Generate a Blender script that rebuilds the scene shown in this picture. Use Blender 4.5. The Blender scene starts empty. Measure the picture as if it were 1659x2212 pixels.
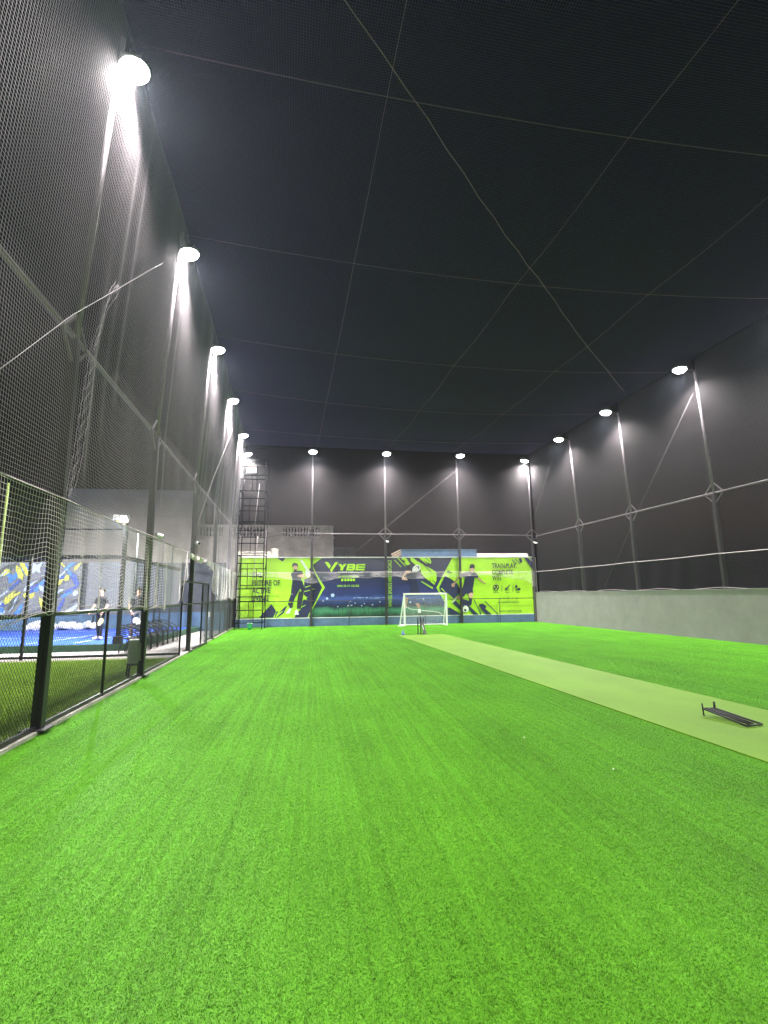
import bpy, bmesh, math, random
import numpy as np
from mathutils import Vector, Matrix
random.seed(7); rng = np.random.default_rng(7)
R = math.radians
sc = bpy.context.scene
col = sc.collection

# ------------------------------------------------------------------ camera, sky, exposure
cam_d = bpy.data.cameras.new('camera'); cam = bpy.data.objects.new('camera', cam_d); col.objects.link(cam)
YAW, PITCH, ROLL = 0.1407, 0.1659, -0.0124
_f = Vector((math.sin(YAW)*math.cos(PITCH), math.cos(YAW)*math.cos(PITCH), math.sin(PITCH)))
_r = Vector((math.cos(YAW), -math.sin(YAW), 0)); _u = _r.cross(_f)
_R = _r*math.cos(ROLL) + _u*math.sin(ROLL); _U = -_r*math.sin(ROLL) + _u*math.cos(ROLL)
M = Matrix((_R, _U, -_f)).transposed().to_4x4(); M.translation = (0, 0, 1.6)
cam.matrix_world = M
cam_d.sensor_fit = 'HORIZONTAL'; cam_d.sensor_width = 36; cam_d.lens = 36*1073.19/1659
cam_d.clip_start = .05; cam_d.clip_end = 2000
sc.camera = cam
w = bpy.data.worlds.new('World'); sc.world = w; w.use_nodes = True
nt = w.node_tree; bg = nt.nodes['Background']
sky = nt.nodes.new('ShaderNodeTexSky'); sky.sky_type = 'NISHITA'; sky.sun_disc = False
sky.sun_elevation = R(-2); sky.sun_rotation = R(205); sky.altitude = 50
nt.links.new(sky.outputs[0], bg.inputs[0]); bg.inputs[1].default_value = 0.06
sc.view_settings.view_transform = 'Standard'; sc.view_settings.look = 'None'
sc.view_settings.exposure = 0; sc.view_settings.gamma = 1; sc.view_settings.use_curve_mapping = False
sc.render.engine = 'CYCLES'
sc.cycles.max_bounces = 4; sc.cycles.diffuse_bounces = 2; sc.cycles.glossy_bounces = 2
sc.cycles.transparent_max_bounces = 8; sc.cycles.use_denoising = True; sc.cycles.adaptive_threshold = .02
sc.cycles.sample_clamp_indirect = 4
LAMP_W = 5100.0

# ------------------------------------------------------------------ materials
MATS = {}
def mat(name, rgb, rough=.6, metal=0, noise=0, scale=8, bump=0, spec=.5, emit=None, stretch=None, detail=4):
    if name in MATS: return MATS[name]
    m = bpy.data.materials.new(name); m.use_nodes = True; MATS[name] = m
    t = m.node_tree; b = t.nodes['Principled BSDF']
    b.inputs['Base Color'].default_value = (*rgb, 1); b.inputs['Roughness'].default_value = rough
    b.inputs['Metallic'].default_value = metal; b.inputs['Specular IOR Level'].default_value = spec
    if emit:
        b.inputs['Emission Color'].default_value = (*emit[0], 1); b.inputs['Emission Strength'].default_value = emit[1]
    if noise or bump:
        g = t.nodes.new('ShaderNodeNewGeometry'); n = t.nodes.new('ShaderNodeTexNoise')
        n.inputs['Scale'].default_value = scale; n.inputs['Detail'].default_value = detail; n.inputs['Roughness'].default_value = .65
        src = g.outputs['Position']
        if stretch:
            mp = t.nodes.new('ShaderNodeMapping'); mp.inputs['Scale'].default_value = stretch
            t.links.new(src, mp.inputs[0]); src = mp.outputs[0]
        t.links.new(src, n.inputs['Vector'])
        if noise:
            r = t.nodes.new('ShaderNodeValToRGB')
            r.color_ramp.elements[0].position = .3; r.color_ramp.elements[1].position = .7
            r.color_ramp.elements[0].color = (*[c*(1-noise) for c in rgb], 1)
            r.color_ramp.elements[1].color = (*[min(1, c*(1+noise)) for c in rgb], 1)
            t.links.new(n.outputs['Fac'], r.inputs[0]); t.links.new(r.outputs[0], b.inputs['Base Color'])
        if bump:
            bp = t.nodes.new('ShaderNodeBump'); bp.inputs['Strength'].default_value = bump; bp.inputs['Distance'].default_value = .01
            t.links.new(n.outputs['Fac'], bp.inputs['Height']); t.links.new(bp.outputs[0], b.inputs['Normal'])
    return m

def turf_mat(name, rgb, streak=.22, fine=.25, rough=.55):
    """green pile: brushed streaks down the field, blotches, and fine speckle"""
    m = bpy.data.materials.new(name); m.use_nodes = True; MATS[name] = m
    t = m.node_tree; b = t.nodes['Principled BSDF']; b.inputs['Roughness'].default_value = rough
    b.inputs['Specular IOR Level'].default_value = .12
    g = t.nodes.new('ShaderNodeNewGeometry')
    def noise(sx, sy, scale, detail=3):
        mp = t.nodes.new('ShaderNodeMapping'); mp.inputs['Scale'].default_value = (sx, sy, 1); mp.inputs['Rotation'].default_value = (0, 0, R(-2.6))
        n = t.nodes.new('ShaderNodeTexNoise'); n.inputs['Scale'].default_value = scale; n.inputs['Detail'].default_value = detail
        t.links.new(g.outputs['Position'], mp.inputs[0]); t.links.new(mp.outputs[0], n.inputs['Vector']); return n.outputs['Fac']
    def math_(op, a, bb):
        n = t.nodes.new('ShaderNodeMath'); n.operation = op
        for i, v in enumerate((a, bb)):
            if isinstance(v, (int, float)): n.inputs[i].default_value = v
            else: t.links.new(v, n.inputs[i])
        return n.outputs[0]
    v = math_('MULTIPLY', math_('SUBTRACT', noise(15, .12, 1.6), .5), streak*2.2)
    v = math_('ADD', v, math_('MULTIPLY', math_('SUBTRACT', noise(4, .1, 1.2), .5), streak*.9))
    v = math_('ADD', v, math_('MULTIPLY', math_('SUBTRACT', noise(1, .6, 1.1), .5), .55))
    v = math_('ADD', v, math_('MULTIPLY', math_('SUBTRACT', noise(1, 1, 60, 2), .5), fine*3.2))
    v = math_('ADD', v, math_('MULTIPLY', math_('SUBTRACT', noise(1, 1, 14, 2), .5), fine*1.2))
    v = math_('ADD', v, 1.0)
    mx = t.nodes.new('ShaderNodeMix'); mx.data_type = 'RGBA'; mx.blend_type = 'MULTIPLY'; mx.inputs[0].default_value = 1
    mx.inputs['A'].default_value = (*rgb, 1)
    cb = t.nodes.new('ShaderNodeCombineColor')
    for i in range(3): t.links.new(v, cb.inputs[i])
    t.links.new(cb.outputs[0], mx.inputs['B']); t.links.new(mx.outputs['Result'], b.inputs['Base Color'])
    return m

# ------------------------------------------------------------------ helpers
class MB:
    def __init__(s): s.v = []; s.f = []; s.m = []; s.mi = 0
    def add(s, vs, fs):
        o = len(s.v); s.v += [tuple(v) for v in vs]
        for f in fs: s.f.append(tuple(o+i for i in f)); s.m.append(s.mi)
        return s
    def box(s, c, size, rz=0, rx=0, ry=0):
        M = Matrix.Translation(c) @ Matrix.Rotation(rz, 4, 'Z') @ Matrix.Rotation(ry, 4, 'Y') @ Matrix.Rotation(rx, 4, 'X')
        h = [d/2 for d in size]
        vs = [M @ Vector((x*h[0], y*h[1], z*h[2])) for x in (-1, 1) for y in (-1, 1) for z in (-1, 1)]
        return s.add(vs, [(0,1,3,2),(4,6,7,5),(0,4,5,1),(2,3,7,6),(0,2,6,4),(1,5,7,3)])
    def bar(s, p0, p1, wd, ht=None, up=(0,0,1)):
        p0 = Vector(p0); p1 = Vector(p1); t = (p1-p0).normalized(); u = Vector(up)
        if abs(t.dot(u)) > .95: u = Vector((1,0,0))
        a = t.cross(u).normalized(); b = a.cross(t); ht = ht or wd
        vs = [p + a*x*wd/2 + b*y*ht/2 for p in (p0, p1) for x, y in ((-1,-1),(1,-1),(1,1),(-1,1))]
        return s.add(vs, [(3,2,1,0),(4,5,6,7),(0,1,5,4),(1,2,6,5),(2,3,7,6),(3,0,4,7)])
    def tube(s, pts, r, n=6, cap=True):
        pts = [Vector(p) for p in pts]; rs = r if isinstance(r, (list, tuple)) else [r]*len(pts)
        o = len(s.v); ref = None; k = len(pts)
        for i, p in enumerate(pts):
            t = (pts[min(i+1, k-1)] - pts[max(i-1, 0)]).normalized()
            if ref is None: ref = Vector((0,0,1)) if abs(t.z) < .9 else Vector((1,0,0))
            a = t.cross(ref).normalized(); b = a.cross(t); ref = b
            for j in range(n):
                q = p + (a*math.cos(2*math.pi*j/n) + b*math.sin(2*math.pi*j/n))*rs[i]; s.v.append(tuple(q))
        for i in range(k-1):
            for j in range(n):
                s.f.append((o+i*n+j, o+i*n+(j+1) % n, o+(i+1)*n+(j+1) % n, o+(i+1)*n+j)); s.m.append(s.mi)
        if cap:
            s.f.append(tuple(o+j for j in reversed(range(n)))); s.m.append(s.mi)
            s.f.append(tuple(o+(k-1)*n+j for j in range(n))); s.m.append(s.mi)
        return s
    def lathe(s, c, prof, n=12):
        c = Vector(c); o = len(s.v)
        for r_, z in prof:
            for j in range(n): s.v.append((c.x+r_*math.cos(2*math.pi*j/n), c.y+r_*math.sin(2*math.pi*j/n), c.z+z))
        for i in range(len(prof)-1):
            for j in range(n): s.f.append((o+i*n+j, o+i*n+(j+1) % n, o+(i+1)*n+(j+1) % n, o+(i+1)*n+j)); s.m.append(s.mi)
        s.f.append(tuple(o+j for j in reversed(range(n)))); s.m.append(s.mi)
        s.f.append(tuple(o+(len(prof)-1)*n+j for j in range(n))); s.m.append(s.mi)
        return s
    def prism(s, poly, z0, z1):
        n = len(poly)
        vs = [(x, y, z0) for x, y in poly] + [(x, y, z1) for x, y in poly]
        return s.add(vs, [tuple(reversed(range(n))), tuple(range(n, 2*n))] + [(i, (i+1) % n, n+(i+1) % n, n+i) for i in range(n)])
    def build(s, name, material, parent=None, smooth=False, bevel=0):
        me = bpy.data.meshes.new(name); me.from_pydata(s.v, [], s.f)
        ms = material if isinstance(material, (list, tuple)) else [material]
        for m in ms: me.materials.append(m)
        if len(ms) > 1: me.polygons.foreach_set('material_index', s.m)
        if smooth: me.polygons.foreach_set('use_smooth', [True]*len(me.polygons))
        me.update()
        o = bpy.data.objects.new(name, me); col.objects.link(o)
        if parent: child(o, parent)
        if bevel:
            b = o.modifiers.new('bevel', 'BEVEL'); b.width = bevel; b.segments = 2; b.limit_method = 'ANGLE'
        return o
def child(o, parent):
    """parent without moving: parts are modelled in world space or relative to an unrotated root"""
    o.parent = parent; o.matrix_parent_inverse = world_of(parent).inverted(); return o
def world_of(o):
    m = o.matrix_basis.copy()
    if o.parent: m = world_of(o.parent) @ o.matrix_parent_inverse @ m
    return m
def tag(o, label=None, cat=None, group=None, kind=None):
    if label: o['label'] = label
    if cat: o['category'] = cat
    if group: o['group'] = group
    if kind: o['kind'] = kind
    return o
def thing(name, loc, label, cat, group=None, rz=0):
    o = bpy.data.objects.new(name, None); col.objects.link(o); o.location = loc; o.rotation_euler.z = rz
    o.empty_display_size = .2
    return tag(o, label, cat, group)
def copy_tree(o, parent=None):
    c = o.copy(); col.objects.link(c); c.parent = parent
    for ch in list(o.children): copy_tree(ch, c)
    return c

def strands(groups, name, material, parent=None, sides=3):
    """groups: (paths[N,M,3], radius, plane normal) -> one mesh of thin twine tubes"""
    V = []; F = []; off = 0
    for P, r, nrm in groups:
        P = np.asarray(P, float); N, Mm, _ = P.shape
        T = np.gradient(P, axis=1); T /= np.linalg.norm(T, axis=2, keepdims=True)+1e-9
        nr = np.broadcast_to(np.asarray(nrm, float), P.shape)
        A = np.cross(T, nr); A /= np.linalg.norm(A, axis=2, keepdims=True)+1e-9
        B = np.cross(A, T)
        ang = np.arange(sides)*2*np.pi/sides
        rr = np.asarray(r, float)
        if rr.ndim == 0: rr = np.full((N, Mm), rr)
        ring = P[:, :, None, :] + rr[:, :, None, None]*(np.cos(ang)[None, None, :, None]*A[:, :, None, :] + np.sin(ang)[None, None, :, None]*B[:, :, None, :])
        V.append(ring.reshape(-1, 3))
        idx = off + np.arange(N*Mm*sides).reshape(N, Mm, sides)
        a = idx[:, :-1]; b = idx[:, 1:]
        q = np.stack([a, np.roll(a, -1, 2), np.roll(b, -1, 2), b], -1).reshape(-1, 4)
        F.append(q); off += N*Mm*sides
    V = np.concatenate(V); F = np.concatenate(F)
    me = bpy.data.meshes.new(name)
    me.vertices.add(len(V)); me.vertices.foreach_set('co', V.astype(np.float32).ravel())
    me.loops.add(F.size); me.loops.foreach_set('vertex_index', F.astype(np.int32).ravel())
    me.polygons.add(len(F)); me.polygons.foreach_set('loop_start', (np.arange(len(F))*4).astype(np.int32))
    me.polygons.foreach_set('use_smooth', np.ones(len(F), bool))
    me.update(calc_edges=True); me.materials.append(material)
    o = bpy.data.objects.new(name, me); col.objects.link(o)
    if parent: child(o, parent)
    return o
PRINT = [
 ('picture','night',[(-0.05,3.3),(0.4,3.66),(2.71,3.66),(7.81,3.66),(6.83,1.98),(7.12,1.45),(7.5,0.83),(7.69,0.46),(-0.08,0.46),(-0.08,0.95),(0.45,2.05),(-0.02,3.07)]),
 ('stroke','navy',[(-0.67,0.46),(-1.01,0.46),(-0.9,0.69),(-0.68,0.91),(-0.57,1.37),(-0.35,1.51),(-0.55,1.71),(-0.52,2.15),(-0.51,2.5),(-0.16,2.65),(-0.27,3.05),(-0.03,3.3),(0.01,3.07),(0.46,2.05),(-0.08,0.92),(-0.08,0.46)]),
 ('chevron','lime',[(-0.07,3.27),(0.13,2.79),(0.6,2.06),(0.15,1.26),(-0.07,0.87),(-0.08,0.97),(0.1,1.31),(0.45,2.05),(-0.06,3.07)]),
 ('stroke','lime',[(-0.07,3.52),(0.12,3.66),(0.42,3.66),(-0.05,3.3)]),
 ('stroke','navy',[(-2.87,0.5),(-2.23,1.2),(-1.98,0.83),(-2.13,0.49)]),
 ('stroke','navy',[(-3.91,0.52),(-3.71,0.88),(-3.85,0.6),(-3.85,0.52)]),
 ('stroke','navy',[(-2,3.66),(-1.55,3.66),(-1.69,3.47)]),
 ('stroke','navy',[(-1.98,0.78),(-1.4,1.11),(-1.58,0.72),(-1.92,0.48),(-2.05,0.49)]),
 ('stroke','lime',[(-2.19,1.26),(-2.15,1.27),(-1.99,0.96),(-1.41,1.19),(-1.43,1.13),(-1.87,0.72),(-1.59,0.85),(-1.97,0.49),(-2.02,0.49),(-1.83,0.91),(-1.98,0.8)]),
 ('stroke','lime',[(-0.48,2.09),(-0.18,2.18),(-0.18,2.15),(-0.46,2.05)]),
 ('stroke','lime',[(-0.52,1.87),(-0.16,1.94),(-0.15,1.91),(-0.52,1.82)]),
 ('stroke','lime',[(-0.08,1.98),(0.09,2),(-0.06,1.94)]),
 ('stroke','lime',[(-0.58,1.61),(-0.48,1.5),(-0.29,1.57),(-0.4,1.47),(-0.33,1.38),(-0.47,1.43),(-0.58,1.39)]),
 ('stroke','lime',[(-0.68,1.03),(-0.44,1.15),(-0.43,1.12),(-0.66,0.98)]),
 ('stroke','lime',[(-0.31,0.48),(-0.21,0.73),(-0.18,0.72),(-0.24,0.48)]),
 ('batter','navy2',[(-1.19,2.86),(-1.08,2.96),(-0.86,2.97),(-0.63,2.96),(-0.59,2.82),(-0.61,2.68),(-0.71,2.5),(-0.63,2.43),(-1.15,2.43),(-1.15,2.51),(-1.21,2.65),(-1.25,2.78)]),
 ('batter','navy2',[(-1.15,2.43),(-0.63,2.43),(-0.53,2.15),(-0.51,1.83),(-0.65,1.84),(-0.72,2.01),(-0.79,1.91),(-1,1.52),(-1.08,1.3),(-1.35,1.32),(-1.23,1.67),(-1.19,2.11)]),
 ('batter','char',[(-1.19,3.23),(-1.16,3.36),(-1.03,3.4),(-0.89,3.35),(-0.86,3.17),(-0.9,3.15),(-0.94,3.24),(-1.09,3.25),(-1.12,3.15),(-1.18,3.21)]),
 ('batter','skin',[(-1.11,3.24),(-0.93,3.24),(-0.88,3.14),(-0.92,3.02),(-1.08,3.03),(-1.11,3.1)]),
 ('batter','char',[(-1.08,3.04),(-0.92,3.04),(-0.95,2.95),(-0.99,2.91),(-1.06,2.95)]),
 ('batter','skin',[(-0.89,2.73),(-0.64,2.79),(-0.44,2.7),(-0.46,2.64),(-0.63,2.58),(-0.71,2.61),(-0.89,2.66)]),
 ('batter','pale',[(-0.48,2.97),(-0.29,3.03),(-0.18,2.92),(-0.16,2.7),(-0.29,2.61),(-0.39,2.62),(-0.46,2.8)]),
 ('batter','pale',[(-0.78,3.55),(-0.65,3.57),(-0.27,2.98),(-0.39,2.96)]),
 ('batter','char',[(-1.38,1.26),(-1.08,1.28),(-1.12,1.01),(-1.24,0.97),(-1.35,1.16)]),
 ('batter','white',[(-1.27,0.97),(-1.17,0.94),(-1.28,0.7),(-1.48,0.68),(-1.43,0.78)]),
 ('batter','char',[(-0.77,1.86),(-0.55,1.86),(-0.57,1.61),(-0.61,1.3),(-0.68,0.93),(-0.89,0.94),(-0.87,1.42),(-0.83,1.67)]),
 ('batter','white',[(-0.95,0.88),(-0.85,0.88),(-0.77,0.62),(-1.03,0.62)]),
 ('batter','white',[(-1.2,1.77),(-1.16,1.67),(-1.11,1.77),(-1.15,1.72)]),
 ('logo','lime',[(0.58,3.44),(0.75,3.44),(0.92,3.23),(0.82,3.07)]),
 ('logo','lime',[(0.87,3.02),(1.16,3.43),(1.32,3.43),(0.95,2.88)]),
 ('logo','lime',[(1.32,3.33),(1.48,3.33),(1.57,3.22),(1.63,3.33),(1.79,3.33),(1.61,3.11),(1.57,2.97),(1.42,2.98),(1.46,3.13)]),
 ('logo','lime',[(1.84,3.33),(2.22,3.33),(2.28,3.26),(2.25,3.16),(2.27,3.11),(2.23,3.02),(2.17,2.97),(1.76,2.97)]),
 ('logo','navy',[(1.92,3.24),(2.12,3.24),(2.12,3.2),(1.91,3.2)]),
 ('logo','navy',[(1.9,3.1),(2.11,3.1),(2.1,3.05),(1.9,3.06)]),
 ('logo','lime',[(2.34,3.32),(2.82,3.32),(2.78,2.97),(2.26,2.97)]),
 ('logo','navy',[(2.43,3.24),(2.84,3.24),(2.82,3.19),(2.42,3.2)]),
 ('logo','navy',[(2.41,3.1),(2.82,3.1),(2.81,3.06),(2.4,3.06)]),
 ('stroke','lime',[(5.36,3.66),(5.51,3.66),(5.75,3.48),(6.79,2.9),(6.86,2.81),(6.84,2.37),(6.73,2.14),(6.54,2.27),(6.2,2.53),(5.99,2.78),(5.95,2.97),(5.64,3.28),(5.4,3.48)]),
 ('stroke','lime',[(4.84,3.63),(4.96,3.66),(5.12,3.66),(5.37,3.3),(5.16,3.25),(5.03,3.38),(5.09,3.48),(4.91,3.56)]),
 ('stroke','lime',[(5.86,3.66),(6.5,3.66),(6.58,3.4),(6.51,3.32),(6.12,3.52),(6.37,3.31),(6.27,3.34),(5.96,3.56)]),
 ('stroke','lime',[(4.45,3.52),(4.49,3.54),(4.86,3.15),(4.82,3.14)]),
 ('stroke','lime',[(4.63,3.64),(4.7,3.64),(5.12,3.19),(5.06,3.19)]),
 ('stroke','lime',[(5.97,2.36),(6.63,1.99),(6.6,1.91),(5.98,2.3)]),
 ('stroke','navy',[(5.95,3.44),(6.01,3.43),(6.59,2.83),(6.54,2.82)]),
 ('stroke','navy',[(6.23,3.66),(6.28,3.66),(6.52,3.43),(6.48,3.43)]),
 ('stroke','navy',[(6.4,2.44),(6.54,2.33),(6.48,2.32)]),
 ('stroke','navy',[(6.57,2.46),(6.8,2.24),(6.76,2.2),(6.62,2.37)]),
 ('padel_player','navy2',[(5.18,2.71),(5.57,2.69),(5.67,2.51),(5.72,2.27),(5.84,1.82),(5.91,1.61),(5.29,1.62),(5.4,2.13),(5.22,2.41),(5.12,2.53)]),
 ('padel_player','char',[(5.13,3.15),(5.32,3.21),(5.4,3.07),(5.37,2.94),(5.16,2.94)]),
 ('padel_player','skin',[(5.08,2.94),(5.37,2.94),(5.39,2.84),(5.18,2.78),(5.05,2.71),(5.12,2.53),(5.22,2.41),(4.89,2.43),(4.85,2.51),(4.94,2.64)]),
 ('padel_player','char',[(4.98,2.64),(5.05,2.71),(5.2,2.66),(5.12,2.55),(4.99,2.59)]),
 ('padel_player','white',[(5.46,2.92),(5.49,3.1),(5.61,3.22),(5.77,3.28),(5.9,3.22),(5.95,3.09),(5.89,2.97),(5.76,2.89),(5.6,2.9),(5.47,2.88)]),
 ('padel_player','char',[(5.55,3.04),(5.61,3.13),(5.74,3.2),(5.85,3.17),(5.86,3.04),(5.8,3.04),(5.79,3.13),(5.7,3.16),(5.61,3.11)]),
 ('padel_player','skin2',[(5.02,1.47),(5.23,1.44),(5.13,1.12),(5.1,0.89),(5.01,0.89)]),
 ('padel_player','skin2',[(5.61,1.16),(5.8,1.13),(5.87,1.03),(5.87,0.88),(5.71,0.88)]),
 ('padel_player','white',[(5.75,0.83),(5.89,0.83),(5.91,0.61),(5.73,0.61)]),
 ('stroke','navy',[(6.98,1.98),(7.2,2.39),(7.37,2.62),(7.69,2.46),(8.03,2.2),(8.18,1.89),(8.17,1.69),(7.97,1.49),(7.81,1.33),(7.42,1.63),(7.06,1.73)]),
 ('stroke','navy',[(7.48,2.93),(7.57,2.94),(7.78,2.77),(7.47,2.83)]),
 ('stroke','navy',[(7.23,2.52),(7.37,2.65),(7.4,2.62),(7.28,2.42)]),
 ('stroke','navy',[(7.43,0.84),(7.55,0.88),(7.84,0.72),(8.2,0.49),(8.2,0.46),(7.64,0.46)]),
 ('stroke','navy',[(7.72,1.12),(7.91,1.26),(8.22,0.9),(8.21,0.69),(7.9,0.93)]),
 ('stroke','lime',[(7.41,1.65),(7.46,1.66),(7.83,1.33),(7.78,1.3)]),
 ('stroke','lime',[(7.07,1.93),(7.14,1.96),(7.34,1.72),(7.3,1.72)]),
 ('footballer','navy',[(8.23,1.34),(8.67,1.24),(8.69,0.94),(9.22,0.46),(8.93,0.46),(8.62,0.79),(8.18,1.01)]),
 ('footballer','navy2',[(8.2,2.73),(8.51,2.84),(8.77,2.89),(8.93,2.79),(9.1,2.84),(9.24,2.73),(9.31,2.57),(9.21,2.48),(9.08,2.54),(9,2.14),(8.93,1.89),(8.31,1.9),(8.46,2.27),(8.51,2.54),(8.24,2.59)]),
 ('footballer','navy',[(8.3,1.9),(8.93,1.89),(8.94,1.64),(8.72,1.58),(8.54,1.65),(8.39,1.46),(8.17,1.53),(8.14,1.71)]),
 ('footballer','skin',[(8.81,3.06),(9.06,3.06),(9.07,2.92),(8.96,2.79),(8.84,2.84)]),
 ('footballer','char',[(8.8,3.12),(8.84,3.28),(9.02,3.3),(9.11,3.2),(9.09,2.98),(9.04,3.07),(8.81,3.04)]),
 ('footballer','skin2',[(8.2,2.66),(8.24,2.55),(8.01,2.36),(7.92,2.18),(7.84,2.19),(7.91,2.36)]),
 ('footballer','skin2',[(7.68,2.15),(7.81,2.26),(7.9,2.15),(7.85,2.01),(7.72,2.02)]),
 ('footballer','skin2',[(9.23,2.51),(9.34,2.54),(9.53,2.32),(9.74,2.18),(9.65,2.16),(9.4,2.32)]),
 ('footballer','skin',[(8.67,1.63),(8.85,1.69),(8.96,1.64),(8.91,1.43),(8.81,1.37),(8.7,1.43)]),
 ('footballer','navy',[(8.71,1.38),(8.87,1.35),(8.83,1.09),(8.79,0.97),(8.63,0.97)]),
 ('footballer','skin2',[(7.96,1.44),(8.15,1.53),(8.18,1.34),(8.03,1.3)]),
 ('footballer','pale',[(7.67,1.17),(7.95,1.41),(7.9,1.29),(7.72,1.12)]),
 ('footballer','white',[(8.24,0.79),(8.29,0.91),(8.4,0.97),(8.53,0.96),(8.64,0.85),(8.64,0.73),(8.55,0.62),(8.39,0.61),(8.28,0.67)]),
 ('footballer','char',[(8.36,0.76),(8.44,0.79),(8.52,0.74),(8.49,0.65),(8.39,0.65)]),
 ('footballer','char',[(8.3,0.91),(8.4,0.96),(8.37,0.87)]),
 ('stroke','navy',[(9.24,1.02),(9.47,1.06),(9.69,0.92),(9.62,0.77),(9.99,0.46),(9.64,0.46),(9.39,0.71)]),
 ('stroke','navy',[(9.57,1.2),(9.64,1.2),(10.38,0.46),(10.31,0.46)]),
 ('stroke','navy',[(8.96,1.27),(9.01,1.27),(9.38,0.47),(9.31,0.46),(9.14,0.9)]),
 ('stroke','navy',[(12.1,3.66),(12.3,3.66),(12.75,3.25),(12.73,2.96),(12.56,3.02),(12.31,3.35)]),
 ('stroke','navy',[(11.76,3.6),(11.92,3.62),(11.98,3.41),(11.88,3.36)]),
 ('stroke','navy',[(11.33,3.54),(11.38,3.55),(11.64,3.28),(11.58,3.27)]),
 ('stroke','navy',[(11.5,3.6),(11.55,3.6),(11.84,3.31),(11.79,3.3)]),
 ('stroke','navy',[(12.47,3.66),(12.77,3.66),(12.75,3.31),(12.66,3.41)]),
 ('sport_icon','char',[(10.14,2.03),(10.21,2.09),(10.32,2.12),(10.42,2.09),(10.48,2.01),(10.48,1.9),(10.42,1.82),(10.31,1.78),(10.19,1.81),(10.14,1.89)]),
 ('sport_icon','lime',[(10.2,2),(10.27,2.05),(10.25,1.97),(10.2,1.91)]),
 ('sport_icon','lime',[(10.36,2.05),(10.43,2),(10.42,1.9),(10.37,1.97)]),
 ('sport_icon','lime',[(10.26,1.87),(10.31,1.91),(10.36,1.87),(10.35,1.83),(10.26,1.83)]),
 ('sport_icon','char',[(10.84,1.79),(10.89,1.9),(11.12,2.09),(11.17,2.08),(10.99,1.9),(10.89,1.78)]),
 ('sport_icon','char',[(10.86,1.99),(10.89,2),(10.9,1.9),(10.97,1.82),(11.12,1.85),(11.11,1.82),(10.97,1.78),(10.87,1.85)]),
 ('sport_icon','char',[(11.44,2.02),(11.5,2.08),(11.57,2.07),(11.6,1.99),(11.55,1.9),(11.47,1.92)]),
 ('sport_icon','char',[(11.59,1.88),(11.66,1.93),(11.75,1.91),(11.77,1.81),(11.68,1.78),(11.46,1.78),(11.48,1.82)]),
 ('sport_icon','char',[(10.65,2.07),(10.68,2.07),(10.66,1.73),(10.63,1.73)]),
 ('sport_icon','char',[(11.32,2.07),(11.35,2.07),(11.33,1.72),(11.3,1.72)]),
 ('social_icon','char',[(10.48,1.31),(10.51,1.39),(10.55,1.39),(10.51,1.31)]),
 ('social_icon','char',[(10.7,1.39),(10.74,1.39),(10.8,1.31),(10.77,1.31)]),
 ('social_icon','char',[(10.96,1.38),(11.05,1.38),(11.05,1.31),(10.96,1.31)]),
 ('social_icon','char',[(11.21,1.3),(11.28,1.39),(11.31,1.38),(11.25,1.3)]),
 ('social_icon','char',[(11.46,1.36),(11.51,1.38),(11.55,1.3),(11.45,1.3)]),
]
WORDS = [
 ('THE','char',-3.22,2.6,-2.77,2.9),
 ('FUTURE OF','char',-3.26,2.17,-1.8,2.48),
 ('ACTIVE','char',-3.26,1.77,-2.3,2.09),
 ('LIVING','char',-3.26,1.37,-2.39,1.69),
 ('SPORTS ARENA by CC','white',1.32,2.82,2.72,2.91),
 ('@VYBESPORTSARENA','lime',1.3,2.55,2.44,2.69),
 ('UAN: 03-111-162-062','lime',1.27,2.07,2.46,2.19),
 ('TRAIN.PLAY.','char',10.12,3.04,11.6,3.33),
 ('COMPLETE.','char',10.1,2.69,11.41,2.96),
 ('WIN.','char',10.1,2.35,10.66,2.63),
 ('FOOTBALL','char',10.13,1.64,10.47,1.7),
 ('CRICKET','char',10.84,1.63,11.13,1.69),
 ('PADEL','char',11.49,1.63,11.7,1.68),
 ('@VYBESPORTSARENA','char',10.38,1.06,11.61,1.16),
 ('WWW.VYBESPORTS.COM','char',10.4,0.57,11.73,0.67),
]
# vertical (4.07, 0.97) (4.29, 3.52)
# circ [(1.54, 2.45)]
# circ [(1.71, 2.45)]
# circ [(1.87, 2.45)]
# circ [(2.03, 2.45)]
# circ [(2.18, 2.44)]
# spot [(1.02, 1.63)]
# spot [(0.72, 1.46)]
# spot [(0.51, 1.34)]
# spot [(1.85, 1.06)]
# spot [(2.04, 1.08)]
# spot [(2.24, 1.19)]
# spot [(2.52, 1.46)]
# spot [(2.99, 1.48)]
# spot [(3.47, 1.45)]
# spot [(3.75, 1.39)]# ------------------------------------------------------------------ layout of the place (metres)
def xf(y): return -3.30 - .0428*(y - 6.86)          # left fence line
def xr(y): return 12.60 - .0522*(y - 27.0)          # grey wall on the right
YB = 27.6                                           # face of the back wall
LEFT_Y = [6.9, 11.15, 15.9, 20.3, 24.9]
BACK_X = [-.13, 3.95, 8.2]
RIGHT_Y = [14.9, 19.1, 22.95]

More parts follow.
